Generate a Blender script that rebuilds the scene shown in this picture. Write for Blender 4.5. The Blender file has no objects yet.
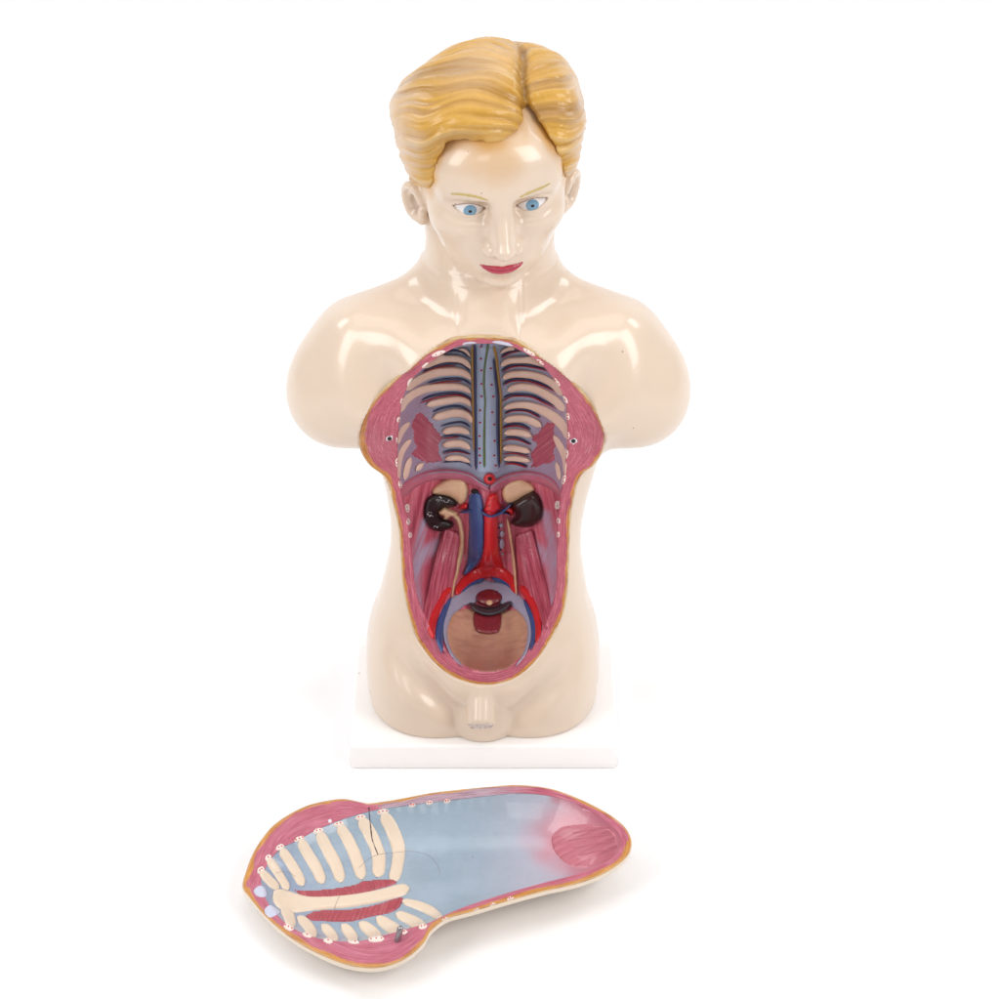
# Anatomical teaching torso with its lifted-off front plate on a white sweep.
import bpy, math, random
import numpy as np
from mathutils import Vector
from mathutils.bvhtree import BVHTree
from mathutils.geometry import delaunay_2d_cdt

random.seed(7)
RNG = np.random.default_rng(7)
SC = bpy.context.scene
COL = SC.collection

# ------------------------------------------------------------------ camera
FPX = 2570.0
PITCH = math.radians(33)
FW = np.array([0.0, math.cos(PITCH), -math.sin(PITCH)])
UP = np.array([0.0, math.sin(PITCH), math.cos(PITCH)])
KK = 269.5 / FPX
CAM = np.array([0.011, -2.57 * (FW[1] - UP[1] * KK), -2.57 * (FW[2] - UP[2] * KK)])

def ray(px, py):
    a = (px - 500.0) / FPX
    b = (499.5 - py) / FPX
    d = FW + b * UP + np.array([a, 0, 0])
    return d / np.linalg.norm(d)

def to_px(P):
    d = np.asarray(P) - CAM
    z = d @ FW
    return 500 + FPX * d[..., 0] / z, 499.5 - FPX * (d @ UP) / z

def at_z(px, py, Z):
    r = ray(px, py)
    return CAM + r * ((Z - CAM[2]) / r[2])

def at_y(px, py, Y):
    r = ray(px, py)
    return CAM + r * ((Y - CAM[1]) / r[1])

def zm(x0, y0, s, pts):
    """points read on an enlarged detail of the photo -> photo pixels"""
    return [(x0 + p[0] / s, y0 + p[1] / s) + tuple(w / s for w in p[2:]) for p in pts]

# ------------------------------------------------------------------ numpy helpers
def sstep(a, b, x):
    t = np.clip((x - a) / (b - a), 0, 1)
    return t * t * (3 - 2 * t)

def smin(a, b, k):
    h = np.maximum(k - np.abs(a - b), 0) / k
    return np.minimum(a, b) - h * h * k * 0.25

def smax(a, b, k):
    return -smin(-a, -b, k)

_TAB = RNG.random(4096).astype(np.float32) * 2 - 1
def n1(x, seed=0):
    x = np.asarray(x) + seed * 37.31
    i = np.floor(x).astype(np.int64)
    f = x - i
    f = f * f * (3 - 2 * f)
    return _TAB[i & 4095] * (1 - f) + _TAB[(i + 1) & 4095] * f

def n2(x, y, seed=0):
    xi = np.floor(x).astype(np.int64); yi = np.floor(y).astype(np.int64)
    fx = x - xi; fy = y - yi
    fx = fx * fx * (3 - 2 * fx); fy = fy * fy * (3 - 2 * fy)
    def h(a, b):
        return _TAB[(a * 131 + b * 1571 + seed * 733 + (a * b) % 97) & 4095]
    return ((h(xi, yi) * (1 - fx) + h(xi + 1, yi) * fx) * (1 - fy)
            + (h(xi, yi + 1) * (1 - fx) + h(xi + 1, yi + 1) * fx) * fy)

def lin(r, g, b):
    out = []
    for c in (r, g, b):
        c = c / 255.0
        out.append(c / 12.92 if c <= 0.04045 else ((c + 0.055) / 1.055) ** 2.4)
    return np.array(out)

def mixc(a, b, t):
    t = np.asarray(t)[..., None]
    return a * (1 - t) + b * t

# ------------------------------------------------------------------ distance fields
class Field:
    """distance field on a rectilinear grid; shapes are blended in with smooth unions"""
    def __init__(s, xs, ys, zs):
        s.xs, s.ys, s.zs = [np.asarray(a, np.float32) for a in (xs, ys, zs)]
        s.v = np.full((len(xs), len(ys), len(zs)), 0.2, np.float32)

    def box(s, lo, hi, m=0.0):
        sl = []
        for ax, a, b in zip((s.xs, s.ys, s.zs), lo, hi):
            i = max(0, int(np.searchsorted(ax, a - m)) - 1)
            j = min(len(ax), int(np.searchsorted(ax, b + m)) + 1)
            if j <= i: return None
            sl.append(slice(i, j))
        return tuple(sl)

    def grid(s, sl):
        return (s.xs[sl[0]][:, None, None], s.ys[sl[1]][None, :, None], s.zs[sl[2]][None, None, :])

    def apply(s, lo, hi, fn, k=0.01, op='add', m=None):
        sl = s.box(lo, hi, 0.03 if m is None else m)
        if sl is None: return
        d = fn(*s.grid(sl))
        if op == 'add': s.v[sl] = smin(s.v[sl], d, k)
        elif op == 'cut': s.v[sl] = smax(s.v[sl], -d, k)
        else: s.v[sl] = smax(s.v[sl], d, k)

    def sample(s, P):
        P = np.asarray(P, np.float64)
        idx = []; fr = []
        for ax, c in zip((s.xs, s.ys, s.zs), P.T):
            i = np.clip(np.searchsorted(ax, c) - 1, 0, len(ax) - 2)
            idx.append(i); fr.append(np.clip((c - ax[i]) / (ax[i + 1] - ax[i]), 0, 1))
        (i, j, k), (a, b, c) = idx, fr
        v = s.v
        r = 0
        for di in (0, 1):
            for dj in (0, 1):
                for dk in (0, 1):
                    r = r + v[i + di, j + dj, k + dk] * (a if di else 1 - a) * (b if dj else 1 - b) * (c if dk else 1 - c)
        return r

    def mesh(s):
        """surface nets"""
        v = s.v
        ins = v < 0
        n = ins.shape
        c = np.zeros(tuple(q - 1 for q in n), np.uint8)
        for di in (0, 1):
            for dj in (0, 1):
                for dk in (0, 1):
                    c += ins[di:n[0] - 1 + di, dj:n[1] - 1 + dj, dk:n[2] - 1 + dk]
        I = np.argwhere((c > 0) & (c < 8))
        idx = np.full(c.shape, -1, np.int64)
        idx[I[:, 0], I[:, 1], I[:, 2]] = np.arange(len(I))
        acc = np.zeros((len(I), 3)); cnt = np.zeros(len(I))
        corners = [(a, b, d) for a in (0, 1) for b in (0, 1) for d in (0, 1)]
        for ca in corners:
            for ax in range(3):
                if ca[ax]: continue
                cb = list(ca); cb[ax] = 1
                va = v[I[:, 0] + ca[0], I[:, 1] + ca[1], I[:, 2] + ca[2]]
                vb = v[I[:, 0] + cb[0], I[:, 1] + cb[1], I[:, 2] + cb[2]]
                m = (va < 0) != (vb < 0)
                t = np.where(m, va / np.where(m, va - vb, 1), 0)
                p = np.tile(np.array(ca, float), (len(I), 1)); p[:, ax] = t
                acc[m] += p[m]; cnt[m] += 1
        loc = acc / cnt[:, None]
        V = np.empty((len(I), 3))
        for a, ax in enumerate((s.xs, s.ys, s.zs)):
            i0 = I[:, a]
            V[:, a] = ax[i0] + loc[:, a] * (ax[i0 + 1] - ax[i0])
        F = []
        for ax in range(3):
            o = [q for q in range(3) if q != ax]
            a = [slice(None)] * 3; b = [slice(None)] * 3
            a[ax] = slice(0, -1); b[ax] = slice(1, None)
            m = ins[tuple(a)] != ins[tuple(b)]
            up = ins[tuple(a)]
            E = np.argwhere(m)
            ok = (E[:, o[0]] > 0) & (E[:, o[0]] < n[o[0]] - 1) & (E[:, o[1]] > 0) & (E[:, o[1]] < n[o[1]] - 1)
            E = E[ok]
            def cell(d0, d1):
                q = E.copy(); q[:, o[0]] += d0; q[:, o[1]] += d1
                return idx[q[:, 0], q[:, 1], q[:, 2]]
            Q = np.stack([cell(-1, -1), cell(0, -1), cell(0, 0), cell(-1, 0)], 1)
            flip = ~up[E[:, 0], E[:, 1], E[:, 2]]
            if ax == 1: flip = ~flip
            Q[flip] = Q[flip][:, ::-1]
            F.append(Q)
        return V, np.concatenate(F)

    def fair(s, V, F, it=3, lam=0.6):
        """even out the net, then pull its points back on to the surface"""
        E = np.concatenate([F[:, [0, 1]], F[:, [1, 2]], F[:, [2, 3]], F[:, [3, 0]]])
        a, b = np.concatenate([E[:, 0], E[:, 1]]), np.concatenate([E[:, 1], E[:, 0]])
        deg = np.bincount(a, minlength=len(V)).astype(float); deg[deg == 0] = 1
        for k in range(it):
            M = np.stack([np.bincount(a, V[b, q], minlength=len(V)) for q in range(3)], 1) / deg[:, None]
            V = V + (M - V) * lam
            if k < it - 1 or it == 1:
                h = 0.0012
                d = s.sample(V)
                g = np.stack([s.sample(V + o) - s.sample(V - o) for o in np.eye(3) * h], 1) / (2 * h)
                st = d / np.maximum((g ** 2).sum(1), 0.15)
                V = V - np.clip(st, -0.001, 0.001)[:, None] * g
        return V

def ell(c, r, R=None):
    c = np.array(c, float); r = np.array(r, float)
    def fn(x, y, z):
        a, b, d = x - c[0], y - c[1], z - c[2]
        if R is not None:
            a, b, d = (R[0, 0] * a + R[1, 0] * b + R[2, 0] * d, R[0, 1] * a + R[1, 1] * b + R[2, 1] * d,
                       R[0, 2] * a + R[1, 2] * b + R[2, 2] * d)
        q = np.sqrt((a / r[0]) ** 2 + (b / r[1]) ** 2 + (d / r[2]) ** 2)
        g = np.sqrt((a / r[0] ** 2) ** 2 + (b / r[1] ** 2) ** 2 + (d / r[2] ** 2) ** 2) + 1e-6
        return (q * (q - 1) / g).astype(np.float32)
    return fn

def cap(p, q, ra, rb=None):
    p = np.array(p, float); q = np.array(q, float)
    rb = ra if rb is None else rb
    ba = q - p; L = ba @ ba
    def fn(x, y, z):
        a, b, d = x - p[0], y - p[1], z - p[2]
        h = np.clip((a * ba[0] + b * ba[1] + d * ba[2]) / L, 0, 1)
        return (np.sqrt((a - ba[0] * h) ** 2 + (b - ba[1] * h) ** 2 + (d - ba[2] * h) ** 2) - (ra + (rb - ra) * h)).astype(np.float32)
    return fn

def rot(yaw, pitch, roll):
    y, p, r = map(math.radians, (yaw, pitch, roll))
    Rz = np.array([[math.cos(y), -math.sin(y), 0], [math.sin(y), math.cos(y), 0], [0, 0, 1]])
    Rx = np.array([[1, 0, 0], [0, math.cos(p), -math.sin(p)], [0, math.sin(p), math.cos(p)]])
    Ry = np.array([[math.cos(r), 0, math.sin(r)], [0, 1, 0], [-math.sin(r), 0, math.cos(r)]])
    return Rz @ Rx @ Ry

# ------------------------------------------------------------------ objects
def link_mesh(name, V, F, mat, parent=None, cols=None, uv=None, smooth=True):
    me = bpy.data.meshes.new(name)
    V = np.asarray(V, float)
    me.from_pydata([tuple(p) for p in V], [], [tuple(int(i) for i in f) for f in F])
    if cols is not None:
        at = me.color_attributes.new('Paint', 'FLOAT_COLOR', 'POINT')
        c4 = np.ones((len(V), 4), np.float32); c4[:, :3] = cols
        at.data.foreach_set('color', c4.ravel())
    if uv is not None:
        ul = me.uv_layers.new(name='Fibre')
        li = np.empty(len(me.loops), np.int64); me.loops.foreach_get('vertex_index', li)
        ul.data.foreach_set('uv', np.asarray(uv, np.float32)[li].ravel())
    me.materials.append(mat)
    if smooth:
        me.polygons.foreach_set('use_smooth', [True] * len(me.polygons))
    me.update()
    o = bpy.data.objects.new(name, me)
    COL.objects.link(o)
    if parent is not None: o.parent = parent
    return o

def big_mesh(name, V, F, mat, parent=None, cols=None):
    """fast path for quad meshes from surface nets"""
    me = bpy.data.meshes.new(name)
    me.vertices.add(len(V)); me.vertices.foreach_set('co', np.asarray(V, np.float32).ravel())
    me.loops.add(len(F) * 4); me.loops.foreach_set('vertex_index', F.ravel().astype(np.int32))
    me.polygons.add(len(F)); me.polygons.foreach_set('loop_start', np.arange(0, len(F) * 4, 4, dtype=np.int32))
    me.update(calc_edges=True); me.validate()
    me.polygons.foreach_set('use_smooth', np.ones(len(me.polygons), bool))
    if cols is not None:
        at = me.color_attributes.new('Paint', 'FLOAT_COLOR', 'POINT')
        c4 = np.ones((len(V), 4), np.float32); c4[:, :3] = cols
        at.data.foreach_set('color', c4.ravel())
    me.materials.append(mat)
    o = bpy.data.objects.new(name, me); COL.objects.link(o)
    if parent is not None: o.parent = parent
    return o

def empty(name, loc, label, cat):
    o = bpy.data.objects.new(name, None); COL.objects.link(o)
    o.location = loc; o.empty_display_size = 0.05
    o['label'] = label; o['category'] = cat
    return o

# ------------------------------------------------------------------ materials
def paint(name, rgb=None, rough=0.3, coat=0.25, vary=0.12, vscale=60, speck=0.0, bump=0.15, bscale=220,
          fibre=0.0, fdark=(0.5, 0.3, 0.35), fscale=900.0, spec=0.5, speck2=None, pale=0.0):
    m = bpy.data.materials.new(name); m.use_nodes = True
    nt = m.node_tree; N = nt.nodes; Lk = nt.links
    bs = N['Principled BSDF']
    bs.inputs['Roughness'].default_value = rough
    bs.inputs['Coat Weight'].default_value = coat
    bs.inputs['Coat Roughness'].default_value = 0.08
    bs.inputs['Specular IOR Level'].default_value = spec
    tc = N.new('ShaderNodeTexCoord')
    def noise(scale, detail=3, vec=None, rgh=0.6):
        n = N.new('ShaderNodeTexNoise'); n.inputs['Scale'].default_value = scale
        n.inputs['Detail'].default_value = detail; n.inputs['Roughness'].default_value = rgh
        Lk.new(vec or tc.outputs['Object'], n.inputs['Vector']); return n.outputs['Fac']
    def ramp(f, a, b, ca=(0, 0, 0, 1), cb=(1, 1, 1, 1)):
        r = N.new('ShaderNodeMapRange'); r.inputs['From Min'].default_value = a; r.inputs['From Max'].default_value = b
        Lk.new(f, r.inputs['Value']); return r.outputs['Result']
    def mix(f, A, B, mode='MIX'):
        x = N.new('ShaderNodeMix'); x.data_type = 'RGBA'; x.blend_type = mode
        if isinstance(f, float): x.inputs['Factor'].default_value = f
        else: Lk.new(f, x.inputs['Factor'])
        for s, q in ((6, A), (7, B)):
            if isinstance(q, (tuple, list, np.ndarray)): x.inputs[s].default_value = (*[float(t) for t in q[:3]], 1)
            else: Lk.new(q, x.inputs[s])
        return x.outputs[2]
    def mathn(op, a, b):
        x = N.new('ShaderNodeMath'); x.operation = op
        for s, q in ((0, a), (1, b)):
            if isinstance(q, (int, float)): x.inputs[s].default_value = q
            else: Lk.new(q, x.inputs[s])
        return x.outputs[0]
    if rgb is None:
        ca = N.new('ShaderNodeVertexColor'); ca.layer_name = 'Paint'; base = ca.outputs['Color']
    else:
        r = N.new('ShaderNodeRGB'); r.outputs[0].default_value = (*[float(t) for t in lin(*rgb)], 1); base = r.outputs[0]
    v = ramp(noise(vscale), 0.15, 0.85)
    base = mix(v, mix(1.0, base, (1 - vary,) * 3, 'MULTIPLY'), base)
    hgt = noise(bscale, 2)
    if pale:
        w = mathn('MULTIPLY', ramp(noise(vscale * 2.3, 4), 0.55, 0.75), pale)
        base = mix(w, base, (0.85, 0.72, 0.66))
    if fibre:
        uvn = N.new('ShaderNodeUVMap'); uvn.uv_map = 'Fibre'
        mp = N.new('ShaderNodeMapping'); mp.inputs['Scale'].default_value = (fscale * 0.05, fscale, 1)
        Lk.new(uvn.outputs['UV'], mp.inputs['Vector'])
        fn = noise(1.0, 3, mp.outputs['Vector'])
        base = mix(mathn('MULTIPLY', ramp(fn, 0.45, 0.68), fibre), base, mix(1.0, base, fdark, 'MULTIPLY'))
        base = mix(mathn('MULTIPLY', ramp(fn, 0.42, 0.28), fibre * 0.35), base, (0.8, 0.55, 0.55))
        hgt = mathn('ADD', mathn('MULTIPLY', hgt, 0.3), fn)
    if speck:
        vo = N.new('ShaderNodeTexVoronoi'); vo.inputs['Scale'].default_value = 85
        Lk.new(tc.outputs['Object'], vo.inputs['Vector'])
        sel = mathn('GREATER_THAN', N_sep(nt, vo.outputs['Color']), 1 - speck)
        dot = mathn('LESS_THAN', mathn('ADD', vo.outputs['Distance'], mathn('MULTIPLY', noise(900, 1), 0.1)), 0.115)
        base = mix(mathn('MULTIPLY', mathn('MULTIPLY', sel, dot), 0.75), base, speck2 or (0.09, 0.05, 0.04))
    Lk.new(base, bs.inputs['Base Color'])
    rv = noise(vscale * 0.7, 2)
    rr = N.new('ShaderNodeMapRange'); rr.inputs['To Min'].default_value = rough * 0.85; rr.inputs['To Max'].default_value = rough * 1.25
    Lk.new(rv, rr.inputs['Value'])
    if vscale > 30: Lk.new(rr.outputs['Result'], bs.inputs['Roughness'])
    bp = N.new('ShaderNodeBump'); bp.inputs['Strength'].default_value = bump; bp.inputs['Distance'].default_value = 0.0006
    Lk.new(hgt, bp.inputs['Height']); Lk.new(bp.outputs['Normal'], bs.inputs['Normal'])
    return m

def N_sep(nt, sock):
    s = nt.nodes.new('ShaderNodeSeparateColor'); nt.links.new(sock, s.inputs['Color']); return s.outputs[0]

# ------------------------------------------------------------------ draping on a surface
class Surf:
    def __init__(s, V, F, lift):
        s.b = BVHTree.FromPolygons([tuple(p) for p in V], [tuple(int(i) for i in f) for f in F])
        s.lift = np.array(lift, float); s.lift /= np.linalg.norm(s.lift)
        s.last = None
    def hit(s, px, py):
        h = s.b.ray_cast(Vector(CAM), Vector(ray(px, py)))
        if h[0] is not None: return np.array(h[0])
        for r in (0.6, 1.2, 2, 3, 4.5, 6, 9):          # just past an edge: carry the surface on at the same distance
            for k in range(8):
                h = s.b.ray_cast(Vector(CAM), Vector(ray(px + r * math.cos(k * 0.785), py + r * math.sin(k * 0.785))))
                if h[0] is not None: return CAM + ray(px, py) * h[3]
        return at_y(px, py, 0.1)

def spline(pts, n, closed=False):
    P = np.array(pts, float)
    if len(P) == 2 and not closed:
        t = np.linspace(0, 1, n)[:, None]; return P[0] * (1 - t) + P[1] * t
    if closed:
        Q = np.vstack([P[-1], P, P[0], P[1]])
    else:
        Q = np.vstack([2 * P[0] - P[1], P, 2 * P[-1] - P[-2]])
    segs = len(Q) - 3
    out = []
    m = max(2, int(math.ceil(n / segs)))
    for i in range(segs):
        p0, p1, p2, p3 = Q[i:i + 4]
        for t in np.linspace(0, 1, m, endpoint=False):
            out.append(0.5 * (2 * p1 + (p2 - p0) * t + (2 * p0 - 5 * p1 + 4 * p2 - p3) * t * t + (3 * p1 - p0 - 3 * p2 + p3) * t ** 3))
    if not closed: out.append(P[-1])
    return np.array(out)

def resample(P, n, closed=False):
    P = np.asarray(P, float)
    if closed: P = np.vstack([P, P[:1]])
    d = np.r_[0, np.cumsum(np.linalg.norm(np.diff(P[:, :2], axis=0), axis=1))]
    t = np.linspace(0, d[-1], n, endpoint=not closed)
    return np.stack([np.interp(t, d, P[:, k]) for k in range(P.shape[1])], 1)

def strip(sf, pts, w=3.0, h=0.0015, na=9, sink=0.0006, wob=0.05, round_end=True, flat=2.0, step=1.6):
    """a raised band that lies on surface sf; pts (px, py[, width])"""
    if len(pts[0]) == 2: pts = [(p[0], p[1], w) for p in pts]
    C = spline(pts, 40)
    L = np.sum(np.linalg.norm(np.diff(C[:, :2], axis=0), axis=1))
    n = int(max(6, L / step))
    C = resample(C, n)
    T = np.gradient(C[:, :2], axis=0); T /= np.linalg.norm(T, axis=1)[:, None] + 1e-9
    Nn = np.stack([-T[:, 1], T[:, 0]], 1)
    sd = random.randint(0, 900)
    V = []; U = []; Hh = []
    s_along = np.r_[0, np.cumsum(np.linalg.norm(np.diff(C[:, :2], axis=0), axis=1))]
    for i in range(n):
        ww = C[i, 2] * 0.5 * (1 + wob * float(n1(np.array(s_along[i] * 0.35), sd)))
        e = min(s_along[i], L - s_along[i])
        taper = 1.0
        if round_end and e < ww: taper = math.sqrt(max(0.02, 1 - (1 - e / ww) ** 2))
        for j in range(na):
            u = -1 + 2 * j / (na - 1)
            off = ww * taper * u
            V.append(sf.hit(C[i, 0] + Nn[i, 0] * off, C[i, 1] + Nn[i, 1] * off))
            z = (1 - abs(u) ** flat) ** (1 / flat) if abs(u) < 1 else 0
            Hh.append(h * z * (0.35 + 0.65 * taper) - sink * (1 if abs(u) == 1 else 0))
            U.append((s_along[i] * 0.001, off * 0.001))
    G = np.array(V).reshape(n, na, 3)
    if step > 1.2:
        for _ in range(3): G[1:-1] = 0.25 * G[:-2] + 0.5 * G[1:-1] + 0.25 * G[2:]
    V = G.reshape(-1, 3) + sf.lift * np.array(Hh)[:, None]
    F = [(i * na + j, i * na + j + 1, (i + 1) * na + j + 1, (i + 1) * na + j) for i in range(n - 1) for j in range(na - 1)]
    return np.array(V), F, np.array(U)

def patch(sf, poly, h=0.002, ew=4.0, g=1.6, sink=0.0006, rough=0.0, ang=None, hfun=None, smooth=True):
    """a raised patch of any outline on surface sf"""
    B = spline(poly, max(24, len(poly) * 6), closed=True) if smooth else np.array(poly, float)
    per = np.sum(np.linalg.norm(np.diff(np.vstack([B, B[:1]]), axis=0), axis=1))
    B = resample(B, max(10, int(per / g)), closed=True)
    if rough:
        sd = random.randint(0, 500); c = B.mean(0)
        B = B + (B - c) / (np.linalg.norm(B - c, axis=1)[:, None] + 1e-9) * (n1(np.arange(len(B)) * 0.8, sd) * rough)[:, None]
    x0, y0 = B.min(0); x1, y1 = B.max(0)
    G = np.array([(x + (0.5 * g if k % 2 else 0), y) for k, y in enumerate(np.arange(y0, y1, g * 0.87)) for x in np.arange(x0, x1, g)])
    if len(G):
        d = poly_sdf(G, B); G = G[d < -0.45 * g]
    pts = np.vstack([B, G]) if len(G) else B
    nb = len(B)
    res = delaunay_2d_cdt([Vector(p) for p in pts], [(i, (i + 1) % nb) for i in range(nb)], [], 1, 1e-5)
    P2 = np.array([tuple(p) for p in res[0]]); F = [tuple(f) for f in res[2]]
    dd = -poly_sdf(P2, B); dd[dd < 0.02] = 0
    t = np.clip(dd / ew, 0, 1)
    prof = np.sqrt(1 - (1 - t) ** 2)
    V = []
    for p, q, e in zip(P2, prof, dd):
        hh = h * q + (hfun(p[0], p[1]) if hfun is not None and e > 0 else 0)
        V.append(sf.hit(p[0], p[1]) + sf.lift * (hh if e > 0 else -sink))
    a = math.radians(ang or 0)
    U = np.stack([P2[:, 0] * math.cos(a) + P2[:, 1] * math.sin(a), -P2[:, 0] * math.sin(a) + P2[:, 1] * math.cos(a)], 1) * 0.001
    return np.array(V), F, U

def poly_sdf(P, B):
    P = np.asarray(P, float); B = np.asarray(B, float)
    out = np.empty(len(P))
    A = B; D = np.roll(B, -1, 0) - B
    L = (D ** 2).sum(1) + 1e-18
    for s in range(0, len(P), 20000):
        Q = P[s:s + 20000]
        rel = Q[:, None, :] - A[None]
        t = np.clip((rel * D[None]).sum(2) / L, 0, 1)
        d = np.sqrt(((rel - t[..., None] * D[None]) ** 2).sum(2)).min(1)
        y = Q[:, 1][:, None]; x = Q[:, 0][:, None]
        ay = A[None, :, 1]; by = ay + D[None, :, 1]
        cr = (ay > y) != (by > y)
        xi = A[None, :, 0] + (y - ay) * D[None, :, 0] / np.where(D[None, :, 1] == 0, 1e-12, D[None, :, 1])
        inside = ((cr & (x < xi)).sum(1) % 2) == 1
        out[s:s + 20000] = np.where(inside, -d, d)
    return out

def line_dist(px, py, line):
    """distance in pixels of points to a polyline, and where along it (0..1)"""
    B = np.array(line, float)[:, :2]
    best = np.full(px.shape, 1e9)
    for a, b in zip(B[:-1], B[1:]):
        d = b - a; L = d @ d
        t = np.clip(((px - a[0]) * d[0] + (py - a[1]) * d[1]) / L, 0, 1)
        best = np.minimum(best, np.hypot(px - a[0] - t * d[0], py - a[1] - t * d[1]))
    return best
# ------------------------------------------------------------------ the body
TOP = empty('anatomical_torso', (-0.005, 0.09, 0.0),
            'ivory anatomical torso with painted blond hair and opened chest, upright on a white base plate', 'anatomical model')
PLATE = empty('torso_front_plate', (-0.05, -0.18, 0.0),
              'removed torso front lying inside up on the ground, blue lining, cream ribs, pink rim', 'model part')
def local(P, root): return np.asarray(P) - np.array(root.location)

HO = np.array([0.0030, 0.123, 0.602])
HM = rot(7, 4, -1.5) @ np.diag((1.0, 0.95, 0.90))
HI = np.linalg.inv(HM)
def h2w(p): return HO + HM @ np.array(p, float)
def w2h(P): return (np.asarray(P) - HO) @ HI.T

def axis(*segs):
    out = []
    for a, b, st in segs: out += list(np.arange(a, b, st))
    return np.array(out)

xs = axis((-0.204, -0.092, 0.0024), (-0.092, 0.094, 0.00115), (0.094, 0.206, 0.0024))
ys = axis((-0.03, 0.085, 0.0012), (0.085, 0.235, 0.0024))
zs = axis((0.022, 0.50, 0.0021), (0.50, 0.665, 0.00115), (0.665, 0.75, 0.0022))
B = Field(xs, ys, zs)

# trunk: stacked cross-sections  (z, half width, front y, back y, exponent)
ST = np.array([
    (0.00, 0.108, 0.020, 0.172, 2.5), (0.03, 0.1080, 0.016, 0.178, 2.5), (0.06, 0.1100, 0.013, 0.184, 2.45), (0.085, 0.1105, 0.013, 0.187, 2.4),
    (0.11, 0.1095, 0.018, 0.186, 2.35), (0.14, 0.1048, 0.0235, 0.180, 2.3), (0.17, 0.0995, 0.026, 0.168, 2.3), (0.205, 0.0940, 0.028, 0.158, 2.3),
    (0.235, 0.0935, 0.030, 0.156, 2.3), (0.27, 0.098, 0.030, 0.160, 2.3), (0.30, 0.1045, 0.028, 0.166, 2.35), (0.33, 0.110, 0.024, 0.173, 2.4),
    (0.36, 0.115, 0.021, 0.179, 2.4), (0.39, 0.117, 0.023, 0.183, 2.4), (0.42, 0.112, 0.031, 0.183, 2.3), (0.445, 0.095, 0.042, 0.178, 2.2),
    (0.465, 0.064, 0.064, 0.174, 2.1), (0.480, 0.044, 0.096, 0.172, 2.0), (0.50, 0.026, 0.132, 0.168, 2.0)])
def trunk(x, y, z):
    zz = z.ravel()
    def col(k):
        # smooth interpolation of the stations
        t = np.interp(zz, ST[:, 0], ST[:, k])
        t2 = sum(np.interp(zz + o, ST[:, 0], ST[:, k]) for o in (-0.012, -0.006, 0.0, 0.006, 0.012)) / 5
        return (0.2 * t + 0.8 * t2)[None, None, :]
    a, yf, yb, n = col(1), col(2), col(3), col(4)
    cy = yf + (yb - yf) * 0.52
    b = np.where(y < cy, cy - yf, yb - cy)
    x = x - np.interp(zz, [0.10, 0.20, 0.32], [-0.0070, -0.0035, 0.0])[None, None, :]
    q = ((np.abs(x) / a) ** n + (np.abs(y - cy) / b) ** n) ** (1 / n)
    return ((q - 1) * np.minimum(a, b) * 0.92).astype(np.float32)
B.apply((-0.2, -0.03, 0.0), (0.2, 0.23, 0.49), trunk, 0.001, m=0.01)
B.apply((-1, -1, 0.494), (1, 1, 1), lambda x, y, z: (z - 0.494) + 0 * x * y, 0.01, 'and', m=0.02)

def both(c, r, k=0.02, op='add', m=0.04, rotd=None, ox=0.0):
    for s in (-1, 1):
        R = None
        if rotd: R = rot(rotd[0] * s, rotd[1], rotd[2] * s)
        p = np.array((c[0] * s + ox, c[1], c[2]))
        B.apply(p - max(r), p + max(r), ell(p, r, R), k, op, m)
def bothcap(p, q, ra, rb=None, k=0.02, op='add', m=0.04):
    for s in (-1, 1):
        P = np.array((p[0] * s, p[1], p[2])); Q = np.array((q[0] * s, q[1], q[2]))
        r = max(ra, rb or 0)
        B.apply(np.minimum(P, Q) - r, np.maximum(P, Q) + r, cap(P, Q, ra, rb), k, op, m)

# shoulders cut off as rounded stumps
both((0.132, 0.112, 0.392), (0.054, 0.057, 0.066), 0.035, rotd=(0, 0, -18))
both((0.145, 0.108, 0.372), (0.0440, 0.050, 0.046), 0.022, rotd=(0, 0, -24))
both((0.095, 0.105, 0.405), (0.055, 0.060, 0.050), 0.03)
bothcap((0.036, 0.140, 0.474), (0.125, 0.122, 0.438), 0.026, 0.022, 0.030)      # trapezius
bothcap((0.022, 0.060, 0.460), (0.118, 0.086, 0.450), 0.0065, 0.009, 0.050)     # collarbones
both((0.058, 0.056, 0.408), (0.062, 0.030, 0.046), 0.04, rotd=(10, 0, 0))       # pectorals
both((0.050, 0.062, 0.487), (0.018, 0.012, 0.008), 0.025, 'cut')                # hollows over the collarbones
both((0.101, 0.036, 0.422), (0.012, 0.010, 0.030), 0.040, 'cut', rotd=(0, 0, 22))  # groove between deltoid and chest
# neck
for s in (-1, 1):
    B.apply((-0.08, 0.05, 0.42), (0.08, 0.2, 0.60), cap((0.010 * s, 0.146, 0.440), (0.003 + 0.010 * s, 0.158, 0.575), 0.0490, 0.0405), 0.034)
bothcap((0.042, 0.146, 0.555), (0.014, 0.084, 0.470), 0.0060, 0.0050, 0.050)
B.apply((-0.03, 0.03, 0.46), (0.03, 0.09, 0.56), ell((0.003, 0.104, 0.515), (0.012, 0.010, 0.02)), 0.02)
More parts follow.
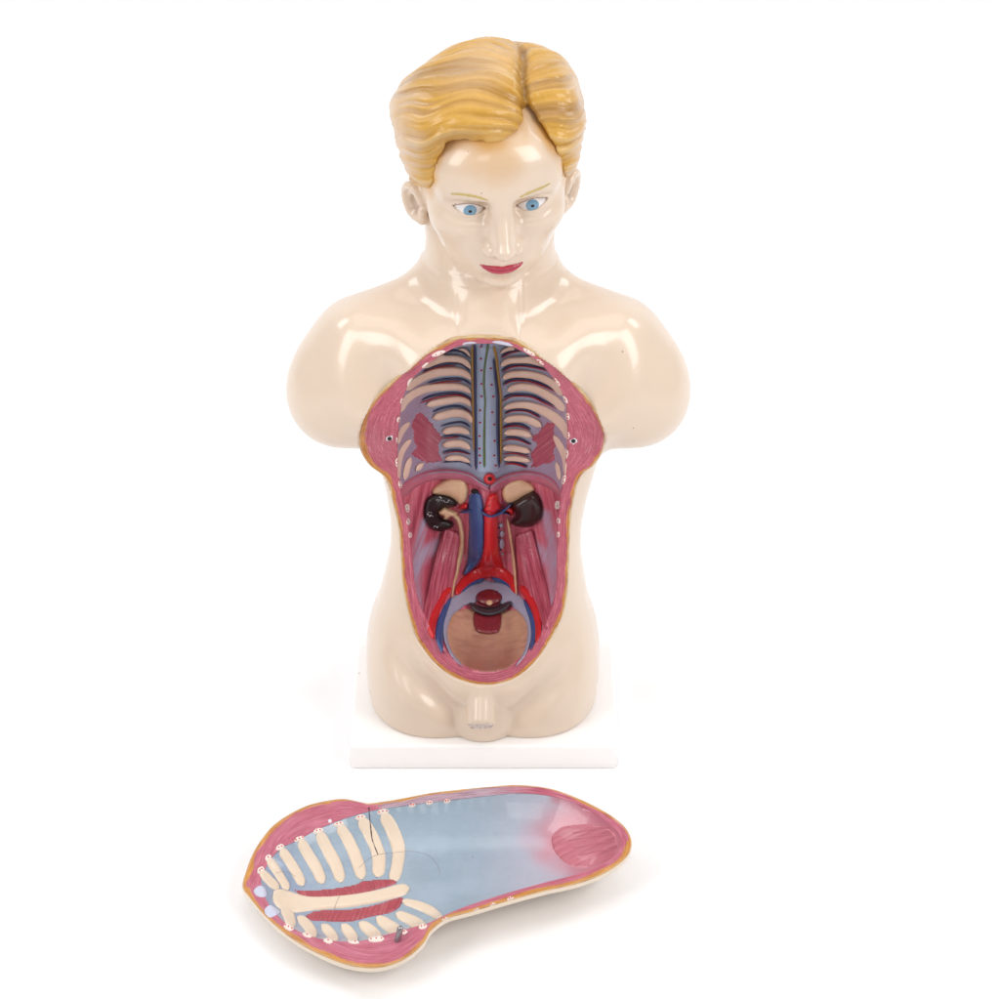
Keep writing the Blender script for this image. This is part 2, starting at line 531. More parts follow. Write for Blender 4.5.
# hips, thighs, groin
both((0.0555, 0.078, 0.062), (0.0535, 0.066, 0.075), 0.03, ox=-0.006)
both((0.0545, 0.130, 0.075), (0.0515, 0.056, 0.06), 0.03, ox=-0.006)
bothcap((0.105, 0.024, 0.128), (0.026, 0.006, 0.058), 0.0060, 0.005, 0.024, 'cut')
B.apply((-0.02, -0.02, 0.0), (0.012, 0.05, 0.06), ell((-0.004, 0.006, 0.018), (0.010, 0.030, 0.032)), 0.022, 'cut')
B.apply((-0.04, -0.03, 0.0), (0.03, 0.06, 0.10), ell((-0.006, 0.0265, 0.048), (0.0310, 0.025, 0.036)), 0.0035)
B.apply((-0.04, -0.03, 0.0), (0.03, 0.06, 0.12), ell((-0.006, 0.026, 0.088), (0.030, 0.019, 0.022)), 0.022)
_n = np.array((-0.0005, -0.72, -0.69)); _n /= np.linalg.norm(_n)
STUB_C = np.array((-0.0080, -0.0030, 0.0570))
_stub = cap((-0.007, 0.026, 0.100), (-0.0082, -0.010, 0.050), 0.0145, 0.0138)
B.apply((-0.03, -0.03, 0.035), (0.02, 0.05, 0.12), lambda x, y, z: smax(_stub(x, y, z), ((x - STUB_C[0]) * _n[0] + (y - STUB_C[1]) * _n[1] + (z - STUB_C[2]) * _n[2]).astype(np.float32), 0.0018), 0.0035)
# flat underside
B.apply((-1, -1, 0), (1, 1, 0.06), lambda x, y, z: (0.0285 - z) + 0 * x * y, 0.004, 'and', m=0.0)

# ------------------------------------------------------------------ the head, in its own frame
def hp(fn):
    def g(x, y, z):
        a, b, c = x - HO[0], y - HO[1], z - HO[2]
        return fn(HI[0, 0] * a + HI[0, 1] * b + HI[0, 2] * c, HI[1, 0] * a + HI[1, 1] * b + HI[1, 2] * c, HI[2, 0] * a + HI[2, 1] * b + HI[2, 2] * c) * 0.94
    return g
def hadd(fn, c, r, k=0.01, op='add', m=0.02):
    w = h2w(c); B.apply(w - r, w + r, hp(fn), k, op, m)
def hboth(c, r, k=0.01, op='add', m=0.02, rotd=None):
    for s in (-1, 1):
        R = rot(rotd[0] * s, rotd[1], rotd[2] * s) if rotd else None
        hadd(ell((c[0] * s, c[1], c[2]), r, R), (c[0] * s, c[1], c[2]), max(r), k, op, m)
def hcap2(p, q, ra, rb, k=0.01, op='add', sides=(-1, 1), m=0.02):
    for s in sides:
        P = (p[0] * s, p[1], p[2]); Q = (q[0] * s, q[1], q[2])
        mid = [(a + b) / 2 for a, b in zip(P, Q)]
        hadd(cap(P, Q, ra, rb), mid, max(abs(a - b) for a, b in zip(P, Q)) / 2 + max(ra, rb), k, op, m)

HEAD0 = B.v.copy()
B.v[:] = 0.2
hadd(ell((0, 0.012, 0.030), (0.0690, 0.090, 0.078)), (0, 0.012, 0.03), 0.09, 0.004, m=0.05)         # skull
hadd(ell((0, -0.022, 0.002), (0.0590, 0.0545, 0.075)), (0, -0.02, 0), 0.08, 0.030)                  # face mass
hadd(ell((0, -0.030, -0.048), (0.0485, 0.044, 0.044)), (0, -0.03, -0.05), 0.05, 0.030)              # jaw
hadd(ell((0, -0.040, -0.068), (0.031, 0.032, 0.026)), (0, -0.04, -0.07), 0.04, 0.026)
hadd(ell((0, -0.0645, -0.0840), (0.0165, 0.0130, 0.0112)), (0, -0.06, -0.0855), 0.02, 0.014)           # chin
hboth((0.037, -0.050, -0.022), (0.019, 0.0195, 0.016), 0.020)                                        # cheeks
hcap2((0.010, -0.0765, 0.0165), (0.043, -0.0610, 0.0190), 0.0058, 0.0055, 0.014)                    # brow
hadd(ell((0, -0.060, 0.040), (0.050, 0.022, 0.030)), (0, -0.06, 0.04), 0.05, 0.025)                 # forehead
hadd(ell((0, -0.062, -0.0475), (0.024, 0.014, 0.017)), (0, -0.062, -0.0475), 0.025, 0.018)          # muzzle
# eye sockets
hboth((0.0280, -0.0805, 0.0000), (0.0185, 0.0140, 0.0105), 0.011, 'cut')
hboth((0.0150, -0.0840, -0.0005), (0.0064, 0.0108, 0.0105), 0.009, 'cut')

# nose
hcap2((0, -0.0790, 0.014), (0, -0.1010, -0.0335), 0.0048, 0.0060, 0.010, sides=(1,))
hcap2((0, -0.0765, 0.008), (0, -0.0870, -0.0360), 0.0078, 0.0120, 0.010, sides=(1,))
hadd(ell((0, -0.1010, -0.0375), (0.0066, 0.0072, 0.0062)), (0, -0.101, -0.0375), 0.01, 0.006)
hboth((0.0122, -0.0860, -0.0395), (0.0056, 0.0100, 0.0066), 0.0065)
hboth((0.0062, -0.0920, -0.0472), (0.0033, 0.0052, 0.0030), 0.003, 'cut', rotd=(20, 0, 0))
# mouth: lips bulge, the line between them, corners
hadd(ell((0, -0.0690, -0.0650), (0.0200, 0.0090, 0.0105)), (0, -0.069, -0.065), 0.022, 0.012)
hadd(ell((0, -0.0765, -0.0795), (0.013, 0.0050, 0.0030)), (0, -0.0765, -0.0795), 0.015, 0.010, 'cut')
# lids over the eyeballs
EYE = [np.array((-0.0272, -0.0595, 0.0000)), np.array((0.0282, -0.0595, 0.0000))]
EYER = 0.0152
for e in EYE:
    s = -1 if e[0] < 0 else 1
    hadd(ell(e, (EYER + 0.0022,) * 3), e, 0.02, 0.004)
    def almond(x, y, z, e=e, s=s):
        u = (x - e[0]) * s
        t = u / np.where(u > 0, 0.0155, 0.0150)
        zu = 0.0074 * (1 - np.abs(t) ** 1.8) + 0.0024 * t
        zl = -0.0056 * (1 - np.abs(t) ** 2.2) + 0.0024 * t
        d = np.maximum(z - e[2] - zu, zl - (z - e[2]))
        return (np.maximum(np.maximum(d * 0.8, (np.abs(t) - 1) * 0.012), y - (e[1] - 0.004))).astype(np.float32)
    hadd(almond, e, 0.022, 0.0012, 'cut')
    # crease above the lid
    for q in range(6):
        a0, a1 = [(-0.015 + 0.030 * (q + d) / 6) for d in (0, 1)]
        f = lambda u, s=s: 0.0110 - 24.0 * u * u + 0.15 * u * s
        hadd(cap((e[0] + a0, e[1] - 0.0155 + 14 * a0 * a0, f(a0)), (e[0] + a1, e[1] - 0.0155 + 14 * a1 * a1, f(a1)), 0.0007), (e[0] + (a0 + a1) / 2, e[1] - 0.014, 0.009), 0.006, 0.003, 'cut')
# ears
for s in (-1, 1):
    c = np.array((-0.0685 if s < 0 else 0.0705, 0.006, -0.034))
    R = rot(-32 * s, 10, 10 * s)
    hadd(ell(c, (0.0050, 0.0145, 0.0245), R), c, 0.03, 0.007)
    prev = None
    for q in range(13):
        t = math.radians(-75 + q * 20)
        p = c + R @ np.array((0.0042 * s, 0.0132 * math.sin(math.radians(-70 + q * 20)), 0.0220 * math.cos(math.radians(-70 + q * 20))))
        if prev is not None: hadd(cap(prev, p, 0.0032), (prev + p) / 2, 0.008, 0.003)
        prev = p
    lb = c + R @ np.array((0.001 * s, -0.004, -0.022)); hadd(ell(lb, (0.0045, 0.0075, 0.0085), R), lb, 0.01, 0.006)
    cc = c + R @ np.array((0.0062 * s, -0.0005, -0.003)); hadd(ell(cc, (0.0080, 0.0078, 0.0130), R), cc, 0.02, 0.003, 'cut')
    tg = c + R @ np.array((0.0045 * s, -0.0120, -0.006)); hadd(ell(tg, (0.0035, 0.0040, 0.0060), R), tg, 0.01, 0.004)
# join the head to the neck
B.v = smin(HEAD0, B.v, 0.007); del HEAD0

# ------------------------------------------------------------------ the cut that opens the front
OUT_PX = [(485, 337), (472.8, 336.9), (455, 339), (441.8, 344.9), (425.6, 354.3), (408, 369), (390.5, 384), (374.3, 401.5), (363.5, 419), (359.5, 437), (362, 452),
          (370.5, 465), (383.7, 475), (389.5, 484), (392.5, 497), (395.5, 510), (399, 525), (400.5, 540), (402, 562), (404, 587), (409, 612), (417, 637), (430, 657),
          (445, 671), (462, 680), (485, 684.3), (505, 681.5), (522, 673), (540, 655), (555, 630), (563.5, 610), (567, 587), (568, 562), (569, 537),
          (570.5, 512), (573.5, 496), (577, 482), (583, 472), (593, 464.5), (602, 450), (604.3, 434), (600.5, 421), (590, 403), (577, 387), (560.6, 370.5), (544, 359.5), (528, 347.8), (514.7, 340.3), (498, 337.4)]
IN_PX = [(485, 343.5), (471, 343.5), (457, 346.5), (447, 351.5), (436, 358), (420, 371), (410, 382), (402.5, 399), (399.5, 416), (397.5, 437), (397, 450),
         (397.5, 462), (398.5, 474), (399.5, 484), (401.5, 496), (404.5, 510), (408, 525), (410, 540), (412, 562), (414.5, 587), (419, 605), (427, 622), (438, 641),
         (450, 657), (464, 668), (482, 673), (503, 670), (520, 660), (535, 645), (546, 624), (553, 606), (557, 587), (557.5, 562), (558, 537),
         (559.5, 512), (561.5, 496), (563.5, 482), (565, 472), (566, 462), (567.5, 448), (568, 434), (567.5, 420), (566, 403), (558, 385), (546.5, 369.5), (534, 358.5), (523, 351.5), (512, 346.5), (498, 343.5)]
NL = 720
both_px = np.hstack([np.array(OUT_PX), np.array(IN_PX)])
dense = resample(spline(both_px, 49 * 14, closed=True), NL, closed=True)
OUTP, INP = dense[:, :2], dense[:, 2:4]

def march(px, py):
    r = ray(px, py)
    t = np.arange(2.2, 3.0, 0.0008)
    P = CAM[None] + r[None] * t[:, None]
    v = B.sample(P)
    inside_box = (P[:, 1] > ys[0]) & (P[:, 1] < ys[-1]) & (P[:, 2] > zs[0]) & (P[:, 2] < zs[-1])
    v = np.where(inside_box, v, 0.3)
    k = np.argmax(v < 0) if (v < 0).any() else np.argmin(v)
    return P[k]
O3 = np.array([march(*p) for p in OUTP[::3]])
def loop_smooth(y, it, w=5):
    for _ in range(it):
        y = sum(np.roll(y, k) for k in range(-w, w + 1)) / (2 * w + 1)
    return y
oy = loop_smooth(np.minimum(O3[:, 1], 0.105), 3, 4)
oy = np.interp(np.arange(NL), np.r_[np.arange(0, NL, 3), NL], np.r_[oy, oy[0]])
O3 = np.array([at_y(p[0], p[1], y) for p, y in zip(OUTP, oy)])
OXZ = O3[:, [0, 2]]

def rimy(Q):
    """height of the cut surface (y) over points (x, z): blended from its outline"""
    Q = np.asarray(Q, float); A = OXZ[::6]; Y = O3[::6, 1]
    out = np.empty(len(Q))
    for s in range(0, len(Q), 20000):
        d2 = ((Q[s:s + 20000, None, :] - A[None]) ** 2).sum(2) + 4e-6
        w = d2 ** -1.5
        out[s:s + 20000] = (w * Y).sum(1) / w.sum(1)
    return out
I3 = []
for p, o in zip(INP, O3):
    Y = o[1]
    for _ in range(5):
        q = at_y(p[0], p[1], Y); Y = float(rimy(q[None, [0, 2]])[0])
    I3.append(at_y(p[0], p[1], Y))
I3 = np.array(I3); I3[:, 1] = loop_smooth(I3[:, 1], 2, 4)
IXZ = I3[:, [0, 2]]

def cavity_y(Q):
    """depth of the cavity wall over (x, z)"""
    Q = np.asarray(Q, float)
    d = np.maximum(-poly_sdf(Q, IXZ[::4]), 0)
    r = rimy(Q)
    z = Q[:, 1]
    fl = np.interp(z, [0.08, 0.13, 0.17, 0.22, 0.28, 0.32, 0.40, 0.48], [0.098, 0.120, 0.132, 0.130, 0.132, 0.140, 0.144, 0.138])
    fl = np.maximum(fl, r + 0.012)
    w = np.interp(z, [0.09, 0.14, 0.20, 0.30, 0.36, 0.48], [0.075, 0.058, 0.030, 0.036, 0.046, 0.040])
    t = np.clip(d / w, 0, 1)
    S = np.sqrt(1 - (1 - t) ** 2)
    y = r + (fl - r) * S
    # bulge along the backbone
    y -= 0.013 * np.exp(-((Q[:, 0] + 0.003) / 0.016) ** 2) * sstep(0.11, 0.18, z) * sstep(0.02, 0.05, d)
    y += 0.030 * np.exp(-((Q[:, 0] + 0.004) / 0.034) ** 2 - ((z - 0.132) / 0.027) ** 2) * sstep(0.004, 0.03, d)
    return y

# carve the opening into the body field
gx2, gz2 = np.meshgrid(xs, zs, indexing='ij')
Q = np.stack([gx2.ravel(), gz2.ravel()], 1).astype(float)
dO = np.full(len(Q), 1.0); dI = np.full(len(Q), 1.0); ry = np.zeros(len(Q))
m = (np.abs(Q[:, 0]) < 0.14) & (Q[:, 1] > 0.07) & (Q[:, 1] < 0.49)
dO[m] = poly_sdf(Q[m], OXZ[::4]); dI[m] = poly_sdf(Q[m], IXZ[::4]); ry[m] = rimy(Q[m])
dO = dO.reshape(gx2.shape)[:, None, :]; dI = dI.reshape(gx2.shape)[:, None, :]; ry = ry.reshape(gx2.shape)[:, None, :]
yy = ys[None, :, None]
cutv = np.maximum(dO, yy - (ry + 0.0022))
cyv = np.full(len(Q), 0.0); cyv[m] = cavity_y(Q[m]); cyv = cyv.reshape(gx2.shape)[:, None, :]
cutv = np.minimum(cutv, np.maximum(dI - 0.0030, (yy - cyv) - 0.009))
B.v = np.maximum(B.v, -cutv.astype(np.float32)); del cutv
BV, BF = B.mesh()
BV = B.fair(BV, BF, 4)

# ------------------------------------------------------------------ the hair
hx = np.arange(-0.104, 0.106, 0.00125); hy = np.arange(-0.02, 0.228, 0.0014); hz = np.arange(0.545, 0.765, 0.00125)
H = Field(hx, hy, hz)
X, Y, Z = np.meshgrid(hx, hy, hz, indexing='ij')
LP = np.stack([X.ravel(), Y.ravel(), Z.ravel()], 1).astype(np.float32)
LP = (LP - HO.astype(np.float32)) @ HI.T.astype(np.float32)
lx, ly, lz = LP.T
PARTX = 0.030
def hell(c, r):
    q = np.sqrt(((lx - c[0]) / r[0]) ** 2 + ((ly - c[1]) / r[1]) ** 2 + ((lz - c[2]) / r[2]) ** 2)
    return (q - 1) * min(r)
outer = hell((0, 0.012, 0.030), (0.0790, 0.0985, 0.0930))
# left mass sweeps from the parting over the brow, right mass is shorter
outer = smin(outer, hell((-0.020, -0.034, 0.084), (0.046, 0.044, 0.034)), 0.020)
outer = smin(outer, hell((-0.046, -0.006, 0.066), (0.041, 0.055, 0.042)), 0.020)
outer = smin(outer, hell((0.054, -0.022, 0.068), (0.027, 0.040, 0.036)), 0.016)
outer = smin(outer, hell((0.045, 0.03, 0.060), (0.038, 0.06, 0.045)), 0.018)
outer = smin(outer, hell((-0.060, 0.020, 0.060), (0.024, 0.05, 0.026)), 0.010)
outer = smin(outer, hell((0.058, 0.020, 0.056), (0.025, 0.05, 0.026)), 0.010)
outer = smin(outer, hell((-0.060, -0.006, 0.032), (0.018, 0.036, 0.036)), 0.012)
outer = smin(outer, hell((0.060, -0.006, 0.032), (0.017, 0.036, 0.036)), 0.012)
# strands: ridges along meridians that run from the parting to a pole behind each ear
def strands(pole, seed, wob):
    pole = np.array(pole) / np.linalg.norm(pole)
    ax1 = np.cross(pole, (0, 0, 1)); ax1 /= np.linalg.norm(ax1)
    ax2 = np.cross(pole, ax1)
    cx, cy, cz = lx, ly - 0.012, lz - 0.020
    h = cx * pole[0] + cy * pole[1] + cz * pole[2]
    a = np.arctan2(cx * ax2[0] + cy * ax2[1] + cz * ax2[2], cx * ax1[0] + cy * ax1[1] + cz * ax1[2])
    a = a + wob * np.sin(h * 48 + 1.6 * np.sin(a * 2.0)) + 0.018 * np.sin(h * 120 + a * 4)
    rr = np.sqrt(cx * cx + cy * cy + cz * cz)
    e = np.sqrt(np.clip(1 - (h / (rr + 1e-6)) ** 2, 0, 1))
    s1 = n2(a * 6.5, h * 9 + 3, seed); s2 = n2(a * 17, h * 13, seed + 3); s3 = n2(a * 44, h * 18, seed + 5)
    lock = 1 - np.abs(s1) * 2
    return (0.0024 * s1 + 0.0018 * lock + 0.0017 * s2 + 0.0009 * s3) * np.clip(e * 1.7, 0.35, 1), a, h
dl, aL, hL = strands((-0.80, 0.55, -0.30), 1, 0.055)
dr, aR, hR_ = strands((0.82, 0.50, -0.28), 11, 0.07)
partx = PARTX + 0.02 * np.clip((lz - 0.06) / 0.06, -1, 1) * 0 + 0.004 * np.sin(ly * 50)
side = sstep(-0.003, 0.003, lx - partx)
disp = dl * (1 - side) + dr * side
groove = np.exp(-((lx - partx) / 0.0046) ** 2) * sstep(0.05, 0.02, ly - 0.02) * sstep(0.035, 0.060, lz)
outer = outer - disp + 0.0055 * groove
# hairline: what lies in front of and below it is face
zh = np.interp(lx, [-0.075, -0.060, -0.053, -0.046, -0.030, 0.0, 0.016, 0.0255, 0.030, 0.034, 0.041, 0.049, 0.055, 0.062, 0.075],
               [-0.03, 0.000, 0.040, 0.0640, 0.0690, 0.0670, 0.0720, 0.081, 0.089, 0.085, 0.073, 0.060, 0.034, 0.004, -0.03])
zh = zh + 0.0016 * n1(lx * 160, 5)
outer = outer + (0.0105 * sstep(0.030, 0.018, lx) * sstep(-0.062, -0.045, lx) + 0.004) * np.exp(-np.maximum(lz - zh, 0) / 0.011) * sstep(-0.012, -0.035, ly)
front = (zh - lz)                                  # >0 below the hairline
facecut = np.minimum(front, (-0.030 + 0.008 * n1(lz * 110, 9) * 0.4) - ly)
facecut = np.minimum(facecut, 0.05)
low = np.interp(ly, [-0.045, -0.025, -0.008, 0.012, 0.026, 0.040, 0.07, 0.12], [0.006, 0.000, 0.001, 0.003, -0.004, -0.040, -0.062, -0.062])
Hs = smax(outer, facecut * 0.8, 0.009)
Hs = smax(Hs, low - lz, 0.008)
H.v = Hs.reshape(X.shape).astype(np.float32)
HV, HF = H.mesh()
HV = H.fair(HV, HF, 2, 0.5)
# hair paint: ochre, dry-brushed pale on the high ridges and bare cast colour far out at the sides and back
HP = w2h(HV)
hs = sstep(-0.003, 0.003, HP[:, 0] - PARTX)
def pick(vec):
    f = Field(hx, hy, hz); f.v = vec.reshape(X.shape).astype(np.float32); return f.sample(HV)
dsp = pick(disp); grv = pick(groove); aa = pick(np.where(side > 0.5, aR, aL)); hh_ = pick(np.where(side > 0.5, hR_, hL))
del X, Y, Z, LP, lx, ly, lz, outer, dl, dr, aL, aR, disp, groove, side
och, deep, palec, bare = lin(208, 158, 64), lin(172, 124, 52), lin(226, 192, 130), lin(222, 196, 172)
st = n2(aa * 30, hh_ * 14, 21)
hc = mixc(np.tile(och, (len(HV), 1)), deep, np.clip(0.28 + 0.5 * st - dsp * 210, 0, 0.85))
hc = mixc(hc, palec, np.clip(sstep(0.0016, 0.0046, dsp + 0.0012 * st) * 0.75, 0, 1))
far = sstep(0.058, 0.083, np.abs(HP[:, 0]) + 0.006 * n2(HP[:, 1] * 90, HP[:, 2] * 90, 4)) * 0.8
far = np.maximum(far, sstep(0.02, 0.09, HP[:, 1] + 0.012 * n2(HP[:, 0] * 60, HP[:, 2] * 60, 6)) * 0.75)
top_pale = sstep(0.112, 0.128, HP[:, 2]) * 0.5
hc = mixc(hc, bare, np.maximum(far, top_pale) * (0.75 + 0.25 * st))
hc = mixc(hc, lin(150, 112, 76), np.clip(sstep(0.15, 0.55, n2(aa * 13, hh_ * 8, 33)) * sstep(0.05, 0.09, HP[:, 2]) * 0.38, 0, 1))
hc = mixc(hc, lin(120, 80, 40), np.clip(grv * 0.5, 0, 0.5))

# skin paint: warm ivory, yellow overspray under the hairline
skin = lin(224, 203, 182)
BC = np.tile(skin, (len(BV), 1))
hd = np.full(len(BV), 0.1)
mh = (BV[:, 2] > 0.56)
hd[mh] = H.sample(BV[mh])
BP = w2h(BV)
ov = np.maximum(sstep(0.017, -0.002, hd), 1.0 * sstep(0.036, 0.002, hd) * np.exp(-((BP[:, 0] + 0.004) / 0.032) ** 2)) * 0.95 * (0.72 + 0.28 * n2(BP[:, 0] * 70, BP[:, 2] * 70, 3))
ov *= mh & (hd < 0.05)
BC = mixc(BC, lin(206, 148, 36), np.clip(ov, 0, 0.9))
for s in (-1, 1):
    c = np.array((-0.0685 if s < 0 else 0.0705, 0.006, -0.034)); R = rot(-32 * s, 10, 10 * s)
    cc = c + R @ np.array((0.0055 * s, -0.0005, -0.003))
    q = (BP - cc) @ R
    e = np.sqrt((q[:, 0] / 0.007) ** 2 + (q[:, 1] / 0.0082) ** 2 + (q[:, 2] / 0.013) ** 2)
    BC = mixc(BC, lin(122, 80, 48), sstep(1.15, 0.75, e) * 0.85)  # brown ear hollow: shade and dirt painted into the skin colour
q = BV - STUB_C
fl = (np.abs(q @ _n) < 0.0012) & (np.linalg.norm(q, axis=1) < 0.0135)
BC[fl] = lin(206, 196, 192)
q1 = fl & (np.abs(n2(BV[:, 0] * 260, BV[:, 2] * 260, 8)) > 0.55)
BC[q1] = lin(176, 110, 116)
# ------------------------------------------------------------------ materials
M_SKIN = paint('ivory_enamel', None, rough=0.30, coat=0.5, vary=0.05, vscale=14, speck=0.03, bump=0.10, bscale=180)
M_HAIR = paint('painted_hair', None, rough=0.34, coat=0.25, vary=0.14, vscale=120, bump=0.5, bscale=420)
M_RIM = paint('painted_muscle_section', None, rough=0.42, coat=0.15, vary=0.12, vscale=150, fibre=0.75, fdark=(0.52, 0.30, 0.36), fscale=820, bump=0.5)
M_WALL = paint('painted_cavity_wall', None, rough=0.38, coat=0.2, vary=0.16, vscale=170, bump=0.5, bscale=500)
M_BONE = paint('painted_rib', (240, 206, 186), rough=0.36, coat=0.2, vary=0.14, vscale=110, speck=0.08, pale=0.25)
M_BONE_PALE = paint('painted_bone_end', (238, 222, 212), rough=0.4, vary=0.1, vscale=200)
M_BLUE = paint('painted_vein', (34, 42, 86), rough=0.3, coat=0.25, vary=0.2, vscale=200)
M_VEIN = paint('painted_large_vein', (54, 84, 140), rough=0.24, coat=0.45, vary=0.15, vscale=60, bump=0.06)
M_RED = paint('painted_artery', (214, 38, 42), rough=0.24, coat=0.45, vary=0.14, vscale=60, bump=0.06)
M_DKRED = paint('painted_small_artery', (176, 26, 40), rough=0.3, vary=0.15)
M_YEL = paint('painted_nerve', (170, 132, 62), rough=0.4, vary=0.2, vscale=200)
M_GREEN = paint('painted_duct', (86, 108, 50), rough=0.35, vary=0.2, vscale=200)
M_SPINE = paint('painted_spine', (162, 178, 204), rough=0.38, vary=0.18, vscale=120, bump=0.4)
M_GREY = paint('painted_cartilage', (206, 204, 218), rough=0.4, vary=0.12, vscale=200)
M_MUSC = paint('painted_muscle', (182, 86, 106), rough=0.36, vary=0.15, vscale=120, fibre=0.6, fscale=700, bump=0.45)
M_PSOAS = paint('painted_long_muscle', (200, 92, 112), rough=0.36, vary=0.15, vscale=90, fibre=0.8, fdark=(0.45, 0.22, 0.27), fscale=520, bump=0.5)
M_DIA = paint('painted_diaphragm', (188, 102, 124), rough=0.36, vary=0.16, vscale=110, bump=0.3)
M_KID = paint('painted_kidney', (52, 22, 24), rough=0.3, coat=0.3, spec=0.3, vary=0.3, vscale=120, bump=0.3)
M_KIDCUT = paint('painted_kidney_section', (34, 20, 22), rough=0.34, coat=0.25, spec=0.3, vary=0.3, vscale=220, bump=0.8, bscale=600)
M_TAN = paint('painted_gland', (228, 186, 148), rough=0.3, coat=0.35, vary=0.12, vscale=140, speck=0.35, speck2=(0.3, 0.05, 0.05))
M_URE = paint('painted_ureter', (226, 184, 146), rough=0.34, vary=0.14, vscale=180)
M_WHITE = paint('white_scratch', (225, 220, 225), rough=0.45, vary=0.1)
M_BLACK = paint('black_hole_paint', (16, 12, 14), rough=0.6, coat=0.0, vary=0.1)
M_BLADDER = paint('painted_pelvic_bowl', None, rough=0.24, coat=0.55, vary=0.22, vscale=70, speck=0.3, speck2=(0.25, 0.1, 0.08), bump=0.4)
M_MEMB = paint('painted_membrane', (164, 162, 184), rough=0.2, coat=0.8, vary=0.16, vscale=110)
M_RECT = paint('painted_rectum', (130, 38, 46), rough=0.26, coat=0.4, vary=0.25, vscale=150)
M_CRES = paint('painted_dark_fold', (58, 52, 58), rough=0.34, vary=0.2)
M_LIP = paint('painted_lip', (184, 50, 74), rough=0.2, coat=0.9, vary=0.2, vscale=260, bump=0.5)
M_BROW = paint('painted_brow', (200, 176, 108), rough=0.45, vary=0.15)
M_LIDLINE = paint('painted_lid_line', (172, 134, 112), rough=0.45, vary=0.15)
M_EYE = paint('eye_white', (230, 224, 222), rough=0.12, coat=0.8, vary=0.03, bump=0.02)
M_IRIS = paint('iris_blue', (112, 152, 178), rough=0.16, coat=0.7, vary=0.2, vscale=600)
M_BASE = paint('white_base_plastic', (250, 247, 246), rough=0.38, coat=0.1, vary=0.02, vscale=20, speck=0.015)
M_STEEL = paint('steel_pin', (165, 160, 165), rough=0.25, vary=0.1)
M_STEEL.node_tree.nodes['Principled BSDF'].inputs['Metallic'].default_value = 0.9

def add(name, g, mat, root, label=None):
    V, F, U = g
    o = link_mesh(name, local(V, TOP if root is None else root), F, mat, TOP if root is None else root, uv=U)
    if label: o['label'] = label
    return o
def child(name, g, mat, part, root=None):
    """a sub-part under a part (parts sit at their thing's origin)"""
    V, F, U = g
    return link_mesh(name, local(V, root or TOP), F, mat, part, uv=U)

body = big_mesh('body', local(BV, TOP), BF, M_SKIN, TOP, BC)
hair = big_mesh('hair', local(HV, TOP), HF, M_HAIR, TOP, hc)
BODY = Surf(BV, BF, (0, -0.85, 0.5))

# ------------------------------------------------------------------ base plate
def slab(name, x0, x1, y0, y1, z0, z1, r, mat, root):
    def ring(ix, z):
        P = []
        for cx, cy, a0 in ((x1 - r, y1 - r, 0), (x0 + r, y1 - r, 90), (x0 + r, y0 + r, 180), (x1 - r, y0 + r, 270)):
            for k in range(7):
                a = math.radians(a0 + 15 * k)
                P.append((cx + (r - ix) * math.cos(a), cy + (r - ix) * math.sin(a), z))
        return P
    e = 0.0035
    rings = [ring(0.002, z0), ring(0, z0 + 0.002)] + [ring(e * (1 - math.sin(t)), z1 - e + e * math.sin(t) * 1.0 if 0 else z1 - e * (1 - math.sin(u))) for t, u in ((0, 0),)]
    rings = [ring(0.0015, z0), ring(0, z0 + 0.0015)]
    for k in range(7):
        t = math.pi / 2 * k / 6
        rings.append(ring(e * (1 - math.cos(t)), z1 - e + e * math.sin(t)))
    V = [p for R_ in rings for p in R_]; n = len(rings[0]); F = []
    for i in range(len(rings) - 1):
        for j in range(n):
            F.append((i * n + j, i * n + (j + 1) % n, (i + 1) * n + (j + 1) % n, (i + 1) * n + j))
    F.append(tuple(range((len(rings) - 1) * n, len(rings) * n))); F.append(tuple(reversed(range(n))))
    return link_mesh(name, local(V, root), F, mat, root)
slab('base_plate', -0.139, 0.129, 0.0, 0.186, 0.0, 0.029, 0.006, M_BASE, TOP)

# ------------------------------------------------------------------ face parts
def sphere_cap(c, R, d, half, n=20, m=40, squash=1.0):
    d = np.array(d, float); d /= np.linalg.norm(d)
    a = np.cross(d, (0, 0, 1)); a /= np.linalg.norm(a); b = np.cross(a, d)
    V = [c + d * R]; F = []
    for i in range(1, n + 1):
        t = half * i / n
        for j in range(m):
            f = 2 * math.pi * j / m
            V.append(c + R * (d * math.cos(t) + (a * math.cos(f) + b * math.sin(f)) * math.sin(t)))
    for j in range(m): F.append((0, 1 + j, 1 + (j + 1) % m))
    for i in range(n - 1):
        for j in range(m):
            F.append((1 + i * m + j, 1 + (i + 1) * m + j, 1 + (i + 1) * m + (j + 1) % m, 1 + i * m + (j + 1) % m))
    return np.array(V), F
for e, ip in zip(EYE, ((470.2, 211.3), (532.6, 205.8))):
    c = h2w(e)
    V, F = sphere_cap(c, EYER, (0, -1, 0), math.pi * 0.97, 30, 40)
    ball = link_mesh('eyeball', local(V, TOP), F, M_EYE, TOP)
    r = ray(*ip); oc = CAM - c; bq = oc @ r; disc = max(bq * bq - (oc @ oc - EYER ** 2), 0)
    hitp = CAM + r * (-bq - math.sqrt(disc)); d = hitp - c
    V, F = sphere_cap(c, EYER + 0.00025, d, 0.395)
    link_mesh('iris', local(V, TOP), F, M_IRIS, ball)
    V, F = sphere_cap(c, EYER + 0.0005, d, 0.095)
    link_mesh('pupil', local(V, TOP), F, M_BLACK, ball)
